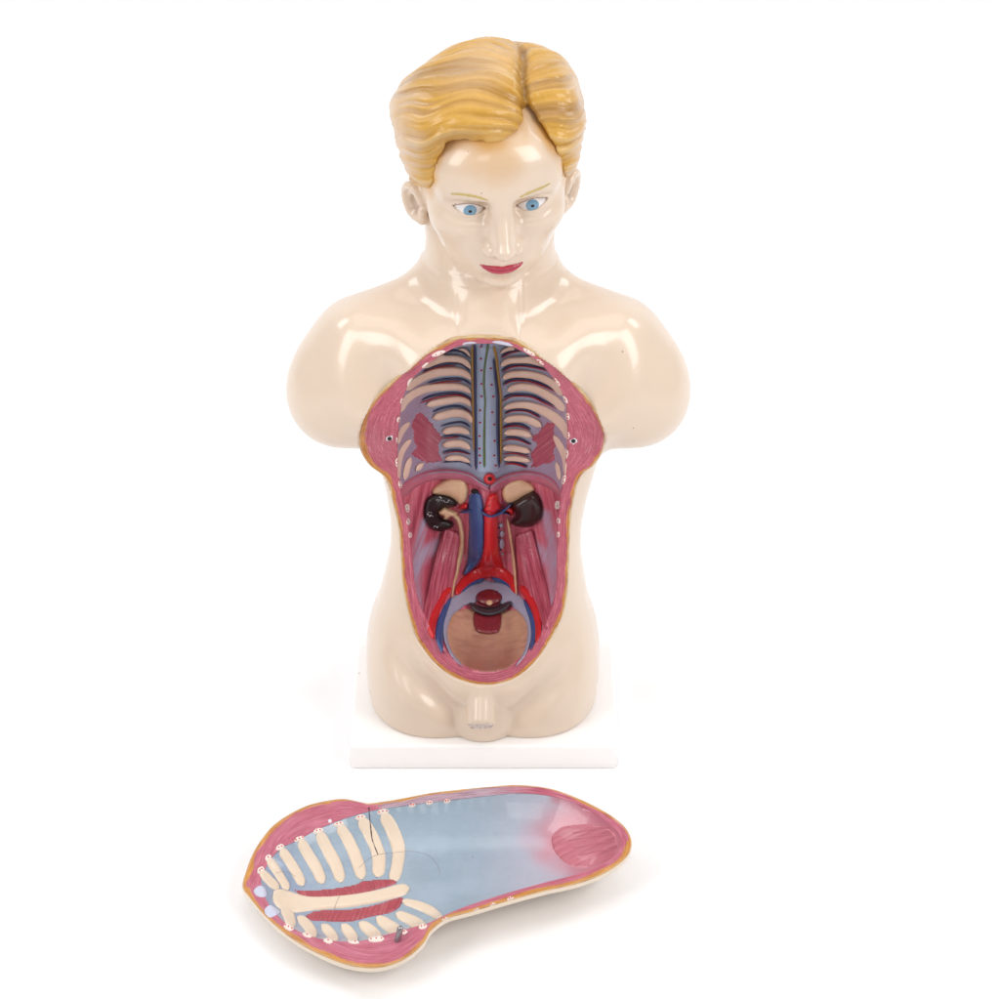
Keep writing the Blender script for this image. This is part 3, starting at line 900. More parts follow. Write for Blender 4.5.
def tube(P, r, n=8):
    P = np.array(P); T = np.gradient(P, axis=0); T /= np.linalg.norm(T, axis=1)[:, None]
    r = np.broadcast_to(r, len(P)); V = []; F = []
    for p, t, q in zip(P, T, r):
        a = np.cross(t, (0.1, 0.9, 0.3)); a /= np.linalg.norm(a); b = np.cross(t, a)
        for k in range(n): V.append(p + q * (a * math.cos(2 * math.pi * k / n) + b * math.sin(2 * math.pi * k / n)))
    for i in range(len(P) - 1):
        for k in range(n): F.append((i * n + k, i * n + (k + 1) % n, (i + 1) * n + (k + 1) % n, (i + 1) * n + k))
    return np.array(V), F, np.zeros((len(V), 2))
for e in EYE:
    s_ = -1 if e[0] < 0 else 1
    P = []
    for t in np.linspace(-0.98, 0.98, 25):
        u = t * (0.0155 if t > 0 else 0.0150)
        z = 0.0074 * (1 - abs(t) ** 1.8) + 0.0024 * t + 0.0001
        P.append(h2w((e[0] + u * s_, e[1] - math.sqrt(max((EYER + 0.0018) ** 2 - u * u - z * z, 1e-8)), z)))
    add('lid_line', tube(P, 0.00034 * np.sqrt(np.clip(1 - np.linspace(-0.95, 0.95, 25) ** 2, 0.1, 1))), M_LIDLINE, None)
Zf = lambda p: zm(420, 150, 5.882, p)
LIPP = [(-21, 60.8), (-13, 61.3), (-5, 61.6), (0, 62.6), (5, 61.6), (12, 61.6), (19.5, 61.6), (14, 68.4), (6.5, 73.4), (0, 74.6), (-7, 73.4), (-15, 68.2)]
LIPMID = lambda x: 66.4 - 0.0125 * x * x
add('eyebrow', strip(BODY, Zf([(180, 258, 10), (215, 259, 16), (250, 262, 17), (330, 275, 16), (402, 297, 8)]), h=0.0006, sink=0.0004, step=1.0, wob=0.3), M_BROW, None)
add('eyebrow', strip(BODY, Zf([(584, 281, 8), (620, 262, 13), (655, 247, 16), (720, 220, 17), (768, 195, 9)]), h=0.0006, sink=0.0004, step=1.0, wob=0.3), M_BROW, None)
class FaceSurf(Surf):
    """the face seen square on; coordinates are millimetres right of and below the eye line of the head"""
    def hit(s, x, y):
        h = s.b.ray_cast(Vector(h2w((x / 1000, -0.16, -y / 1000))), Vector(HM[:, 1] / np.linalg.norm(HM[:, 1])))
        return np.array(h[0])
FACE = FaceSurf(BV, BF, -HM[:, 1])
add('lips', patch(FACE, LIPP, h=0.0026, ew=4.0, g=0.8, hfun=lambda x, y: -0.0012 * math.exp(-((y - LIPMID(x)) / 0.7) ** 2)), M_LIP, None)

# ------------------------------------------------------------------ rim of the opening
pink, pink2, ochre, tanc = lin(188, 84, 104), lin(204, 112, 130), lin(206, 142, 56), lin(214, 186, 140)
def rim_rings(O, I, K, out_dir, back):
    """O, I: loops (n,3); returns rings from just outside the edge to the inner edge"""
    rings = [O + out_dir * 0.0010 + back * 0.0030, O + out_dir * 0.0007 - back * 0.0003]
    fr = [0.0, 0.0]
    for k in range(K):
        t = (k + 1) / K
        rings.append(O * (1 - t) + I * t - back * 0.0006); fr.append(t)
    return rings, fr
c2 = OXZ.mean(0)
tang = np.roll(OXZ, -3, 0) - np.roll(OXZ, 3, 0); tang /= np.linalg.norm(tang, axis=1)[:, None]
nrm = np.stack([tang[:, 1], -tang[:, 0]], 1)
if ((nrm * (OXZ - c2)).sum(1)).mean() < 0: nrm = -nrm
outd = np.stack([nrm[:, 0], np.zeros(NL), nrm[:, 1]], 1)
KR = 26
rings, fr = [], []
for a, f in zip(*rim_rings(O3, I3, KR, outd, np.array((0, 1.0, 0)))): rings.append(a); fr.append(f)
# the ring surface follows the cut surface
for k in range(2, len(rings)):
    rings[k][:, 1] = rimy(rings[k][:, [0, 2]]) * sstep(0, 0.15, fr[k]) + rings[k][:, 1] * (1 - sstep(0, 0.15, fr[k])) - 0.0004
rings.append(I3 + np.array((0, 0.0035, 0)) - outd * 0.0006); fr.append(1.0)
V = np.concatenate(rings)
arc = np.r_[0, np.cumsum(np.linalg.norm(np.diff(O3, axis=0), axis=1))]
wid = np.linalg.norm(O3 - I3, axis=1)
vv = np.concatenate([f * wid for f in fr]); uu = np.tile(arc, len(rings))
opx, opy = np.tile(OUTP[:, 0], len(rings)), np.tile(OUTP[:, 1], len(rings))
ow = 0.0022 + 0.0034 * sstep(400, 430, opy) * sstep(490, 470, opy) * (opx < 400) + 0.0012 * n1(uu * 90, 3) + 0.0006 * n1(uu * 400, 8)
ow = ow + 0.0009 * sstep(560, 640, opy)
c = np.tile(pink, (len(V), 1))
c = mixc(c, pink2, np.clip(0.5 + 0.5 * n2(uu * 120, vv * 900, 4), 0, 1) * 0.5)
# pale dotted lines that follow the outline
dots = (np.sin(vv * 2 * np.pi / 0.0024 + 1.2 * n1(uu * 60, 2)) > 0.72) & (n2(uu * 900, vv * 900, 14) > -0.15)
c = mixc(c, lin(222, 146, 160), dots * 0.35)
c = mixc(c, ochre, sstep(ow + 0.0006, ow - 0.0006, vv) * 0.92)
c = mixc(c, tanc, sstep(0.0011, 0.0003, vv + 0.0004 * n1(uu * 200, 6)))
c[:2 * NL] = mixc(c[:2 * NL], tanc, np.ones(2 * NL) * 0.8)
F = [(i * NL + j, (i + 1) * NL + j, (i + 1) * NL + (j + 1) % NL, i * NL + (j + 1) % NL) for i in range(len(rings) - 1) for j in range(NL)]
link_mesh('cut_rim', local(V, TOP), F, M_RIM, TOP, c, np.stack([uu, vv], 1))
RIMV, RIMF = V, F

# ------------------------------------------------------------------ cavity wall
S2 = np.stack([IXZ[:, 0] * 0.0 - 0.003, np.clip(IXZ[:, 1], 0.19, 0.40)], 1)
NR = 130
lv = []
for k in range(NR):
    t = (k / (NR - 1)) ** 1.35
    lv.append(IXZ * (1 - t) + S2 * t)
Q = np.concatenate(lv)
LY = cavity_y(Q)
V = np.stack([Q[:, 0], LY, Q[:, 1]], 1)
F = [(i * NL + j, (i + 1) * NL + j, (i + 1) * NL + (j + 1) % NL, i * NL + (j + 1) % NL) for i in range(NR - 1) for j in range(NL)]
px, py = to_px(V)
lav, plum, pinkw, rose, dk = lin(162, 172, 194), lin(150, 96, 120), lin(206, 94, 114), lin(220, 132, 148), lin(110, 36, 50)
DIAL = [(402.5, 492), (406, 485), (413, 478), (430, 471), (450, 469.5), (468, 473), (480, 480), (490, 486)]
DIAR = [(490, 486), (499, 479), (512, 473), (530, 471.5), (548, 477), (558, 487), (562, 493)]
dial = resample(spline(DIAL + DIAR[1:], 80), 120)
ylim = np.interp(px, dial[:, 0], dial[:, 1])
thor = sstep(2, -2, py - ylim)
c = np.tile(lav, (len(V), 1))
c = mixc(c, lin(172, 126, 152), sstep(0.45, 0.75, np.abs(px - 484) / 88 + 0.2 * (py - 400) / 80) * 0.6)
hatch = np.sin((px * 0.5 + py) * 2 * np.pi / 3.4)
c = mixc(c, lin(96, 84, 118), np.clip(hatch, 0, 1) * 0.22)
ab = np.tile(pinkw, (len(V), 1))
fib = n1((px - 486) / (1 + np.abs(py - 470) * 0.004) * 0.55, 3) + 0.5 * n1((px - 486) * 1.4, 9)
ab = mixc(ab, rose, np.clip(fib, 0, 1) * 0.7)
ab = mixc(ab, lin(140, 44, 62), np.clip(-fib, 0, 1) * 0.65)
for ln, w, s in (([(424, 522), (419, 545), (416, 568)], 5.5, 0.85), ([(437, 545), (425, 553), (417, 565), (414, 585), (416, 605)], 8, 0.85),
                 ([(546, 515), (549, 530), (553, 548), (556, 562)], 6.5, 0.85), ([(533, 547), (544, 553), (552, 566), (556, 588), (552, 604)], 8, 0.8),
                 ([(415, 600), (421, 620), (428, 634)], 5, 0.6), ([(553, 600), (547, 620), (541, 634)], 5, 0.6)):
    d = line_dist(px, py, ln)
    streak = 0.75 + 0.35 * n1((px + py * 0.4) * 0.9, 17)
    ab = mixc(ab, lin(184, 178, 204), np.clip(sstep(w * 1.3, w * 0.15, d) * s * streak, 0, 1))
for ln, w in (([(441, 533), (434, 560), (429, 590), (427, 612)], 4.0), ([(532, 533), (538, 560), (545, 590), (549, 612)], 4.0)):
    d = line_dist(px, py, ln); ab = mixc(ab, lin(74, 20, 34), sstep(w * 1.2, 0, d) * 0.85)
c = mixc(ab, c, thor)
wall = link_mesh('cavity_wall', local(V, TOP), F, M_WALL, TOP, c)
CAV = Surf(V, F, (0, -0.88, 0.47))

# ------------------------------------------------------------------ thorax
ZA = lambda p: zm(390, 340, 11.11, p)
ZB = lambda p: zm(390, 405, 11.11, p)
ZC = lambda p: zm(490, 340, 11.11, p)
ZD = lambda p: zm(490, 405, 11.11, p)
ribs = [
    ZA([(755, 100, 30), (830, 108, 42), (868, 145, 45), (892, 185, 30)]),
    ZA([(375, 312, 50), (470, 252, 80), (580, 210, 90), (700, 205, 88), (800, 222, 78), (865, 270, 65), (898, 318, 40)]),
    ZA([(180, 560, 60), (290, 462, 88), (400, 402, 95), (520, 362, 98), (650, 348, 98), (780, 352, 90), (858, 386, 75), (900, 440, 40)]),
    ZA([(120, 800, 60), (160, 700, 80), (235, 622, 88), (330, 566, 92), (450, 532, 90), (600, 520, 90), (750, 518, 82), (850, 545, 72), (900, 592, 45)])[:],
    ZA([(405, 728, 80), (520, 696, 84), (650, 672, 84), (780, 660, 78), (872, 692, 68), (895, 738, 40)]),
    ZB([(475, 148, 90), (600, 112, 98), (700, 88, 98), (820, 98, 92), (888, 145, 75), (905, 200, 45)]),
    ZB([(580, 302, 80), (700, 276, 88), (800, 278, 84), (890, 318, 60)]),
    ZB([(580, 445, 84), (700, 428, 92), (800, 430, 88), (900, 490, 60)]),
    ZB([(605, 600, 60), (700, 588, 72), (800, 594, 66), (892, 636, 50)]),
    ZB([(222, 192, 62), (160, 255, 66), (112, 340, 60), (98, 430, 36)]),
    ZB([(236, 382, 60), (165, 462, 66), (118, 570, 64), (100, 700, 48), (105, 825, 34)]),
    ZB([(232, 580, 62), (192, 700, 76), (165, 830, 66)]),
    ZB([(372, 642, 60), (322, 692, 76), (288, 734, 60)]),
    ZC([(115, 145, 40), (200, 98, 50), (300, 100, 40)]),
    ZC([(118, 288, 60), (200, 234, 80), (330, 222, 82), (450, 226, 84), (560, 256, 80), (640, 300, 56)]),
    ZC([(140, 430, 70), (230, 384, 84), (360, 378, 86), (500, 396, 88), (620, 440, 90), (720, 510, 86), (800, 620, 60)]),
    ZC([(190, 565, 76), (280, 528, 88), (400, 522, 90), (520, 552, 94), (640, 615, 98), (745, 695, 96), (825, 790, 84)]),
    ZD([(150, 40, 60), (260, 5, 78), (400, 0, 84), (540, 40, 100), (660, 100, 112), (760, 178, 112), (830, 270, 90), (865, 380, 60)]),
    ZD([(150, 175, 76), (250, 152, 84), (380, 152, 86), (480, 186, 88), (575, 240, 84)]),
    ZD([(155, 312, 76), (250, 302, 84), (380, 314, 82), (470, 352, 70)]),
    ZD([(140, 486, 76), (230, 478, 80), (340, 492, 80), (455, 522, 70)]),
    ZD([(150, 606, 60), (250, 592, 66), (340, 602, 68), (455, 622, 56)]),
    ZD([(705, 335, 50), (760, 425, 72), (802, 510, 74), (830, 610, 54), (832, 780, 36)]),
    ZD([(735, 632, 44), (757, 722, 54), (772, 833, 50)]),
]
for r in ribs:
    add('rib', strip(CAV, r, h=0.0042, na=13, flat=2.6), M_BONE, None)
veins = [
    ZA([(545, 168, 14), (640, 127, 24), (760, 122, 26), (830, 155, 24), (892, 212, 18)]),
    ZA([(360, 352, 16), (460, 300, 26), (600, 266, 28), (750, 260, 26), (832, 290, 26), (892, 352, 20)]),
    ZA([(410, 480, 14), (520, 447, 26), (680, 430, 30), (800, 436, 30), (868, 470, 30), (902, 505, 22)]),
    ZA([(345, 672, 20), (450, 622, 30), (600, 595, 32), (750, 590, 28), (850, 620, 26), (915, 668, 16)]),
    ZB([(470, 80, 20), (560, 40, 28), (700, 12, 30), (800, 22, 30), (905, 84, 26)]),
    ZB([(560, 236, 16), (660, 206, 24), (780, 190, 28), (850, 212, 28), (892, 252, 18)]),
    ZB([(580, 352, 20), (650, 338, 26), (760, 340, 26), (850, 362, 26), (915, 390, 18)]),
    ZB([(580, 528, 18), (660, 504, 26), (760, 500, 26), (840, 522, 24), (900, 548, 16)]),
    ZB([(585, 636, 18), (700, 626, 26), (800, 626, 26), (870, 652, 22), (905, 690, 14)]),
    ZC([(125, 182, 22), (200, 130, 26), (270, 112, 24), (345, 106, 14)]),
    ZC([(125, 345, 22), (200, 290, 28), (300, 272, 28), (420, 276, 26), (520, 296, 24), (632, 328, 16)]),
    ZC([(138, 492, 22), (220, 442, 28), (320, 432, 28), (440, 442, 26), (560, 480, 24), (660, 525, 22), (722, 562, 14)]),
    ZC([(145, 642, 22), (230, 606, 28), (370, 602, 30), (480, 616, 28), (590, 670, 26), (724, 736, 16)]),
    ZD([(160, 90, 18), (250, 54, 26), (400, 52, 28), (480, 84, 26), (562, 132, 18)]),
    ZD([(140, 246, 22), (220, 214, 28), (350, 214, 28), (452, 268, 20)]),
    ZD([(155, 368, 20), (220, 354, 26), (330, 370, 26), (462, 436, 22)]),
    ZD([(170, 520, 18), (260, 515, 24), (432, 555, 18)]),
    ZD([(160, 635, 20), (260, 626, 28), (424, 680, 24)]),
]
arts = [
    ZA([(365, 368, 8), (470, 322, 13), (600, 292, 14), (745, 285, 10)]),
    ZA([(405, 503, 8), (550, 472, 14), (700, 457, 14), (800, 462, 8)]),
    ZA([(330, 702, 10), (400, 680, 14), (500, 642, 16), (650, 617, 16), (760, 610, 16), (860, 652, 16), (922, 690, 12)]),
    ZB([(565, 375, 10), (650, 366, 16), (780, 354, 12)]),
    ZB([(585, 545, 8), (680, 524, 13), (760, 518, 13), (890, 552, 10)]),
    ZB([(840, 28, 8), (910, 100, 14)]),
    ZC([(118, 206, 10), (200, 156, 15), (300, 130, 14), (380, 124, 8)]),
    ZC([(135, 364, 10), (220, 308, 16), (330, 291, 16), (450, 302, 14), (560, 322, 14), (655, 352, 8)]),
    ZC([(145, 512, 10), (230, 462, 15), (330, 453, 15), (450, 464, 15), (570, 505, 15), (735, 580, 8)]),
    ZC([(128, 690, 10), (235, 630, 16), (370, 624, 16), (480, 640, 16), (590, 694, 16), (735, 765, 8)]),
    ZD([(160, 106, 10), (250, 68, 12), (400, 70, 13), (480, 104, 14), (560, 148, 12)]),
    ZD([(135, 266, 10), (220, 236, 16), (340, 238, 17), (445, 280, 12)]),
    ZD([(138, 406, 10), (220, 378, 16), (330, 394, 17), (450, 446, 12)]),
    ZD([(140, 552, 8), (260, 536, 15), (440, 580, 12)]),
    ZD([(155, 662, 12), (260, 650, 24), (415, 696, 20)]),
]
for v in veins: add('intercostal_vein', strip(CAV, v, h=0.0016, na=7), M_BLUE, None)
for a in arts: add('intercostal_artery', strip(CAV, [(q[0], q[1], q[2] * 1.15) for q in a], h=0.0022, na=5), M_DKRED, None)
add('chest_wall_muscle', patch(CAV, ZB([(330, 80), (390, 110), (430, 160), (480, 210), (520, 290), (582, 340), (560, 420), (545, 520), (592, 622), (500, 642), (400, 642), (300, 592), (230, 550), (282, 470), (250, 380), (262, 300), (228, 230), (262, 140)]), h=0.0012, ew=4, rough=1.3, ang=40), M_MUSC, None)
add('chest_wall_muscle', patch(CAV, ZD([(640, 190), (725, 210), (712, 270), (725, 350), (735, 440), (712, 500), (718, 620), (620, 660), (440, 702), (470, 640), (450, 540), (520, 440), (446, 380), (520, 310), (590, 230)]), h=0.0012, ew=4, rough=1.3, ang=-38), M_MUSC, None)
spine = add('spine', strip(CAV, [(486.5, 342, 24), (486, 372, 24), (486, 400, 24), (487, 440, 25), (487.5, 472, 27)], h=0.0022, na=13, flat=3.0, round_end=False), M_SPINE, None)
SP = Surf(*strip(CAV, [(486.5, 342, 40), (486, 372, 40), (486, 400, 40), (487, 440, 40), (487.5, 478, 44)], h=0.0022, na=21, flat=3.0, round_end=False)[:2], (0, -0.88, 0.47))
child('azygos_vein', strip(SP, [(474.6, 344, 3), (475, 372, 3.2), (475, 400, 3.2), (475.6, 440, 3), (476, 470, 2.6)], h=0.0018, na=7), M_BLUE, spine)
child('azygos_vein', strip(SP, ZC([(42, 200, 30), (52, 330, 34), (64, 440, 32), (84, 600, 30), (88, 770, 28)]) + ZD([(86, 200, 30), (90, 400, 30), (98, 560, 28), (102, 700, 22)]), h=0.0018, na=7), M_BLUE, spine)
child('nerve_cord', strip(SP, [(472, 345, 2.4), (472.4, 372, 2.6), (473, 400, 2.6), (473.4, 430, 2.4), (474, 452, 1.6)], h=0.0014, na=7), M_YEL, spine)
child('nerve_cord', strip(SP, ZC([(42, 62, 40), (70, 200, 32), (100, 450, 28), (122, 650, 28)]) + ZD([(122, 80, 30), (124, 300, 30), (122, 480, 28), (124, 655, 20)]), h=0.0014, na=7), M_YEL, spine)
child('thoracic_duct', strip(SP, [(488.5, 343, 3.4), (486.4, 356, 2.6), (484.4, 370, 2.4), (484, 386, 2.4), (485.2, 401, 2.2), (484.8, 410, 2.2), (484.2, 440, 2.6), (484.4, 468, 2.8)], h=0.0014, na=7), M_GREEN, spine)
Z2 = lambda p: zm(350, 330, 3.704, p)
for q in Z2([(485, 107), (487, 150), (487, 200), (487, 246), (482, 298), (482, 343), (480, 393), (480, 440), (481, 465), (482, 492), (522, 143), (525, 203), (531, 247), (527, 305), (535, 350), (536, 411), (534, 465), (540, 502), (485, 62)]):
    x, y = q[:2]
    child('artery_stub', patch(SP, [(x + 1.5 * math.cos(a), y + 1.2 * math.sin(a)) for a in np.linspace(0, 6.28, 8, endpoint=False)], h=0.0014, ew=1.4, g=0.7), M_DKRED, spine)

# ------------------------------------------------------------------ rim details: cut rib ends, collarbone ends, peg holes
RALL = Surf(np.concatenate([RIMV, V]), list(RIMF) + [tuple(i + len(RIMV) for i in f) for f in F], (0, -0.95, 0.3))
def rib_end(x, y, w, h, ang=0, dots=2):
    a0 = math.radians(ang)
    P = [(x + w * math.cos(a) * math.cos(a0) - h * math.sin(a) * math.sin(a0), y + w * math.cos(a) * math.sin(a0) + h * math.sin(a) * math.cos(a0)) for a in np.linspace(0, 6.28, 10, endpoint=False)]
    o = add('rib_end', patch(RALL, P, h=0.0012, ew=1.5, g=0.9, rough=0.35), M_BONE_PALE, None)
    for k in range(dots):
        u = (k - (dots - 1) / 2) * w * 0.75
        cx, cy = x + u * math.cos(a0) + random.uniform(-.3, .3), y + u * math.sin(a0) + random.uniform(-.3, .3)
        P = [(cx + 0.85 * math.cos(a), cy + 0.75 * math.sin(a)) for a in np.linspace(0, 6.28, 7, endpoint=False)]
        g = patch(RALL, P, h=0.0004, ew=0.8, g=0.5, sink=0)
        child('marrow_spot', (g[0] + RALL.lift * 0.0011, g[1], g[2]), M_RED, o)
for a in ((438.6, 353.5, 7.5, 2.6, -20, 2), (425.5, 365, 4.5, 1.8, -38, 0), (410.3, 382.5, 5.0, 3.0, -65, 1), (402.2, 401, 3.6, 2.0, -72, 1), (398.8, 419.5, 3.4, 2.0, -75, 1),
          (397.6, 440.5, 3.6, 1.8, 80, 1), (397.2, 462.5, 5.0, 2.2, 88, 2), (400.2, 484.5, 4.4, 2.2, 80, 2), (407.5, 508, 4.6, 2.6, 85, 2), (408.4, 521.5, 3.6, 2.2, 85, 1), (410.2, 535, 3.2, 2.1, 85, 1),
          (529, 352, 7.5, 2.2, 30, 2), (540.5, 362, 4.6, 1.8, 38, 2), (556.8, 382, 5.6, 2.0, 52, 2), (565.2, 399.5, 4.8, 1.8, 60, 1), (567.6, 416.5, 4.2, 2.0, 80, 2), (567.8, 435.4, 4.2, 2.0, 85, 2),
          (566.4, 453.5, 5.4, 2.2, 95, 1), (563.8, 479.5, 5.6, 2.2, 105, 2), (557.4, 505, 4.6, 3.2, 90, 1), (558.4, 520.7, 3.6, 2.2, 85, 1), (558, 534.5, 3.4, 2.0, 95, 1)):
    rib_end(*a)
add('collarbone_end', strip(RALL, [(457, 347.2, 3.0), (463, 345.2, 4.4), (470, 343.6, 4.6), (476.5, 343, 3.0)], h=0.0012), M_GREY, None)
add('collarbone_end', strip(RALL, [(492, 341.8, 3.0), (499, 342.6, 4.2), (506, 344, 4.4), (513, 345.8, 2.8)], h=0.0012), M_GREY, None)
for x, y in ((389.5, 438.6), (573.4, 441.0)):
    P = [(x + 4.2 * math.cos(a) * (1 + 0.25 * math.sin(3 * a)), y + 3.4 * math.sin(a)) for a in np.linspace(0, 6.28, 12, endpoint=False)]
    o = add('peg_hole', patch(RALL, P, h=0.0004, ew=1.2, g=0.9, rough=1.1), M_WHITE, None)
    P = [(x + 2.3 * math.cos(a), y + 2.0 * math.sin(a)) for a in np.linspace(0, 6.28, 10, endpoint=False)]
    g = patch(RALL, P, h=0.0003, ew=1.0, g=0.8, sink=0)
    child('hole_mouth', (g[0] + RALL.lift * 0.0005, g[1], g[2]), M_BLACK, o)

# ------------------------------------------------------------------ diaphragm
dia = add('diaphragm', strip(CAV, [(p[0], p[1] + 5, 11 if 0 < k_ < 6 else 6) for k_, p in enumerate(DIAL)], h=0.0055, na=13, flat=2.2), M_DIA, None)
dia2 = add('diaphragm', strip(CAV, [(p[0], p[1] + 5, 11 if k_ < 5 else 6) for k_, p in enumerate(DIAR)], h=0.0055, na=13, flat=2.2), M_DIA, None)
child('tendon_edge', strip(CAV, [(412, 481, 1.0), (430, 473.5, 1.6), (450, 471.5, 1.8), (468, 475, 1.8), (480, 482, 2.2), (490, 487.5, 2.4)], h=0.0066, na=5), M_MEMB, dia)
child('tendon_edge', strip(CAV, [(490, 487.5, 2.4), (499, 481.5, 2.0), (512, 475.5, 1.6), (530, 473.5, 1.4), (548, 479, 1.2), (559, 490, 1.0)], h=0.0066, na=5), M_MEMB, dia2)
ZE = lambda p: zm(415, 460, 6.667, p)
def disc(x, y, rx, ry, n=12): return [(x + rx * math.cos(a), y + ry * math.sin(a)) for a in np.linspace(0, 6.283, n, endpoint=False)]
eso = add('esophagus', patch(CAV, disc(489.6, 478.7, 6.4, 6.0), h=0.0085, ew=2.6, g=1.0), M_RED, None)
child('esophagus_opening', patch(CAV, disc(489.9, 478.3, 2.9, 2.7), h=0.0093, ew=0.5, g=0.8), M_BLACK, eso)

# ------------------------------------------------------------------ abdomen
PS = [[(444, 528), (452, 530), (461, 535), (461, 552), (459, 570), (455, 588), (448, 604), (439, 619), (428, 632), (424, 614), (428, 590), (433, 566), (438, 546)],
      [(532, 530), (524, 532), (515, 537), (515, 553), (518, 571), (523, 589), (530, 604), (538, 618), (548, 630), (552, 613), (548, 590), (542, 566), (537, 546)]]
for k, P in enumerate(PS):
    ax_ = (452, 532, 433, 626) if k == 0 else (523, 533, 545, 625)
    def ridge(x, y, q=ax_):
        dx, dy = q[2] - q[0], q[3] - q[1]; L = math.hypot(dx, dy)
        v = ((x - q[0]) * -dy + (y - q[1]) * dx) / L
        return 0.0011 * float(n1(np.array(v * 0.55 + 20), 5 + k)) + 0.0006 * float(n1(np.array(v * 1.5), 9))
    add('psoas_muscle', patch(CAV, P, h=0.0060, ew=7, g=1.2, hfun=ridge, ang=math.degrees(math.atan2(ax_[3] - ax_[1], ax_[2] - ax_[0]))), M_PSOAS, None)
add('adrenal_gland', patch(CAV, ZE([(122, 185), (190, 135), (270, 120), (330, 135), (357, 200), (340, 270), (300, 297), (270, 275), (220, 250), (160, 240), (115, 225)]), h=0.0085, ew=9), M_TAN, None)
add('adrenal_gland', patch(CAV, ZE([(584, 190), (615, 150), (660, 128), (720, 124), (780, 160), (797, 205), (720, 260), (650, 290), (610, 287), (584, 245)]), h=0.0085, ew=9), M_TAN, None)
kid = add('kidney', patch(CAV, ZE([(95, 240), (150, 220), (230, 235), (282, 275), (278, 305), (240, 318), (205, 315), (170, 335), (160, 355), (180, 385), (225, 400), (260, 420), (245, 455), (175, 477), (108, 460), (68, 400), (60, 330), (72, 272)]), h=0.0110, ew=5.5), M_KIDCUT, None, 'kidney cut open to show the tan pelvis')
for cx, cy, dx in ((150, 262, 1), (180, 258, 1), (210, 268, 1), (100, 345, 1), (105, 365, -1), (138, 436, 1), (100, 360, 1)):
    for q in range(3):
        x0, y0 = cx + random.uniform(-14, 14), cy + random.uniform(-10, 10)
        child('white_streak', strip(CAV, ZE([(x0 - 9, y0 + random.uniform(-9, 9), 7), (x0, y0 + random.uniform(-9, 9), 9), (x0 + 10, y0 + random.uniform(-12, 12), 5)]), h=0.0119, na=5, step=0.8, sink=-0.0105), M_WHITE, kid)
add('renal_pelvis', patch(CAV, ZE([(150, 340), (172, 322), (195, 305), (222, 322), (262, 338), (292, 352), (270, 380), (240, 376), (215, 398), (182, 396), (188, 372), (160, 362)]), h=0.0125, ew=3, smooth=False), M_URE, None)
add('kidney', patch(CAV, ZE([(640, 292), (672, 262), (725, 228), (790, 205), (830, 250), (850, 320), (835, 400), (772, 446), (700, 450), (640, 426), (648, 395), (668, 375), (664, 345), (644, 320)]), h=0.0150, ew=9), M_KID, None, 'whole glossy dark brown kidney')
ao = add('aorta', strip(CAV, ZE([(502, 330, 92), (506, 400, 102), (506, 480, 100), (508, 560, 104), (508, 640, 124), (506, 712, 170)]), h=0.0066, na=15, round_end=False), M_RED, None)
child('celiac_trunk', patch(CAV, ZE([(468, 300), (480, 250), (505, 222), (545, 215), (560, 262), (576, 320), (540, 352), (490, 358), (455, 335)]), h=0.0078, ew=4, rough=0.9), M_RED, ao)
for q in ((493, 302), (520, 262), (505, 345)):
    g = patch(CAV, ZE(disc(q[0], q[1], 11, 8, 8)), h=0.0086, ew=1, g=0.7); child('vessel_opening', g, M_KIDCUT if q[1] == 302 else M_DKRED, ao)
vc = add('vena_cava', strip(CAV, ZE([(395, 205, 78), (402, 260, 98), (406, 340, 106), (410, 440, 106), (406, 560, 104), (394, 650, 94), (368, 712, 56), (325, 765, 20)]), h=0.0072, na=15), M_VEIN, None)
child('vein_opening', patch(CAV, ZE(disc(397, 208, 26, 17)), h=0.0082, ew=0.8, g=0.8), M_BLACK, vc)
ZF = lambda p: zm(400, 570, 5.556, p)
add('renal_vein', strip(CAV, ZE([(440, 335, 26), (470, 362, 28), (505, 374, 26), (550, 362, 26), (595, 335, 26), (645, 288, 18)]), h=0.0105, na=9), M_VEIN, None)
add('renal_vein', strip(CAV, ZE([(560, 356, 12), (600, 350, 13), (645, 366, 10)]), h=0.0095, na=7), M_VEIN, None)
add('renal_vein', strip(CAV, ZE([(380, 335, 26), (340, 342, 25), (296, 350, 22)]), h=0.0088, na=9), M_VEIN, None)
add('renal_artery', patch(CAV, ZE([(590, 345), (622, 305), (660, 318), (664, 350), (640, 372), (615, 352)]), h=0.0075, ew=3, rough=0.6), M_RED, None)
add('renal_artery', patch(CAV, ZE([(282, 322), (330, 285), (352, 292), (352, 322), (320, 332)]), h=0.0060, ew=3, rough=0.6), M_RED, None)
add('ureter', strip(CAV, ZE([(240, 362, 40), (278, 380, 40), (300, 430, 34), (312, 520, 34), (306, 600, 40), (290, 690, 36), (278, 760, 26)]) + ZF([(303, 60, 18), (296, 105, 14), (288, 150, 10)]), h=0.0078, na=9, wob=0.25), M_URE, None)
add('ureter', strip(CAV, ZE([(614, 382, 16), (628, 450, 24), (642, 540, 24), (654, 630, 26), (664, 740, 28)]) + ZF([(640, 40, 20), (642, 80, 22), (648, 140, 10)]), h=0.0078, na=9, wob=0.25), M_URE, None)
for x, y, rx, ry in ((576, 436, 17, 20), (582, 492, 19, 26), (580, 560, 20, 38), (582, 628, 11, 13)):
    add('nerve_ganglion', patch(CAV, ZE(disc(x, y, rx, ry)), h=0.0050, ew=2.4, g=1.0), M_MEMB, None)
for x, y in ((562, 455), (563, 520), (572, 600)):
    add('lumbar_vessel', patch(CAV, ZE(disc(x, y, 7, 7, 8)), h=0.0045, ew=1, g=0.7), M_BLUE, None)

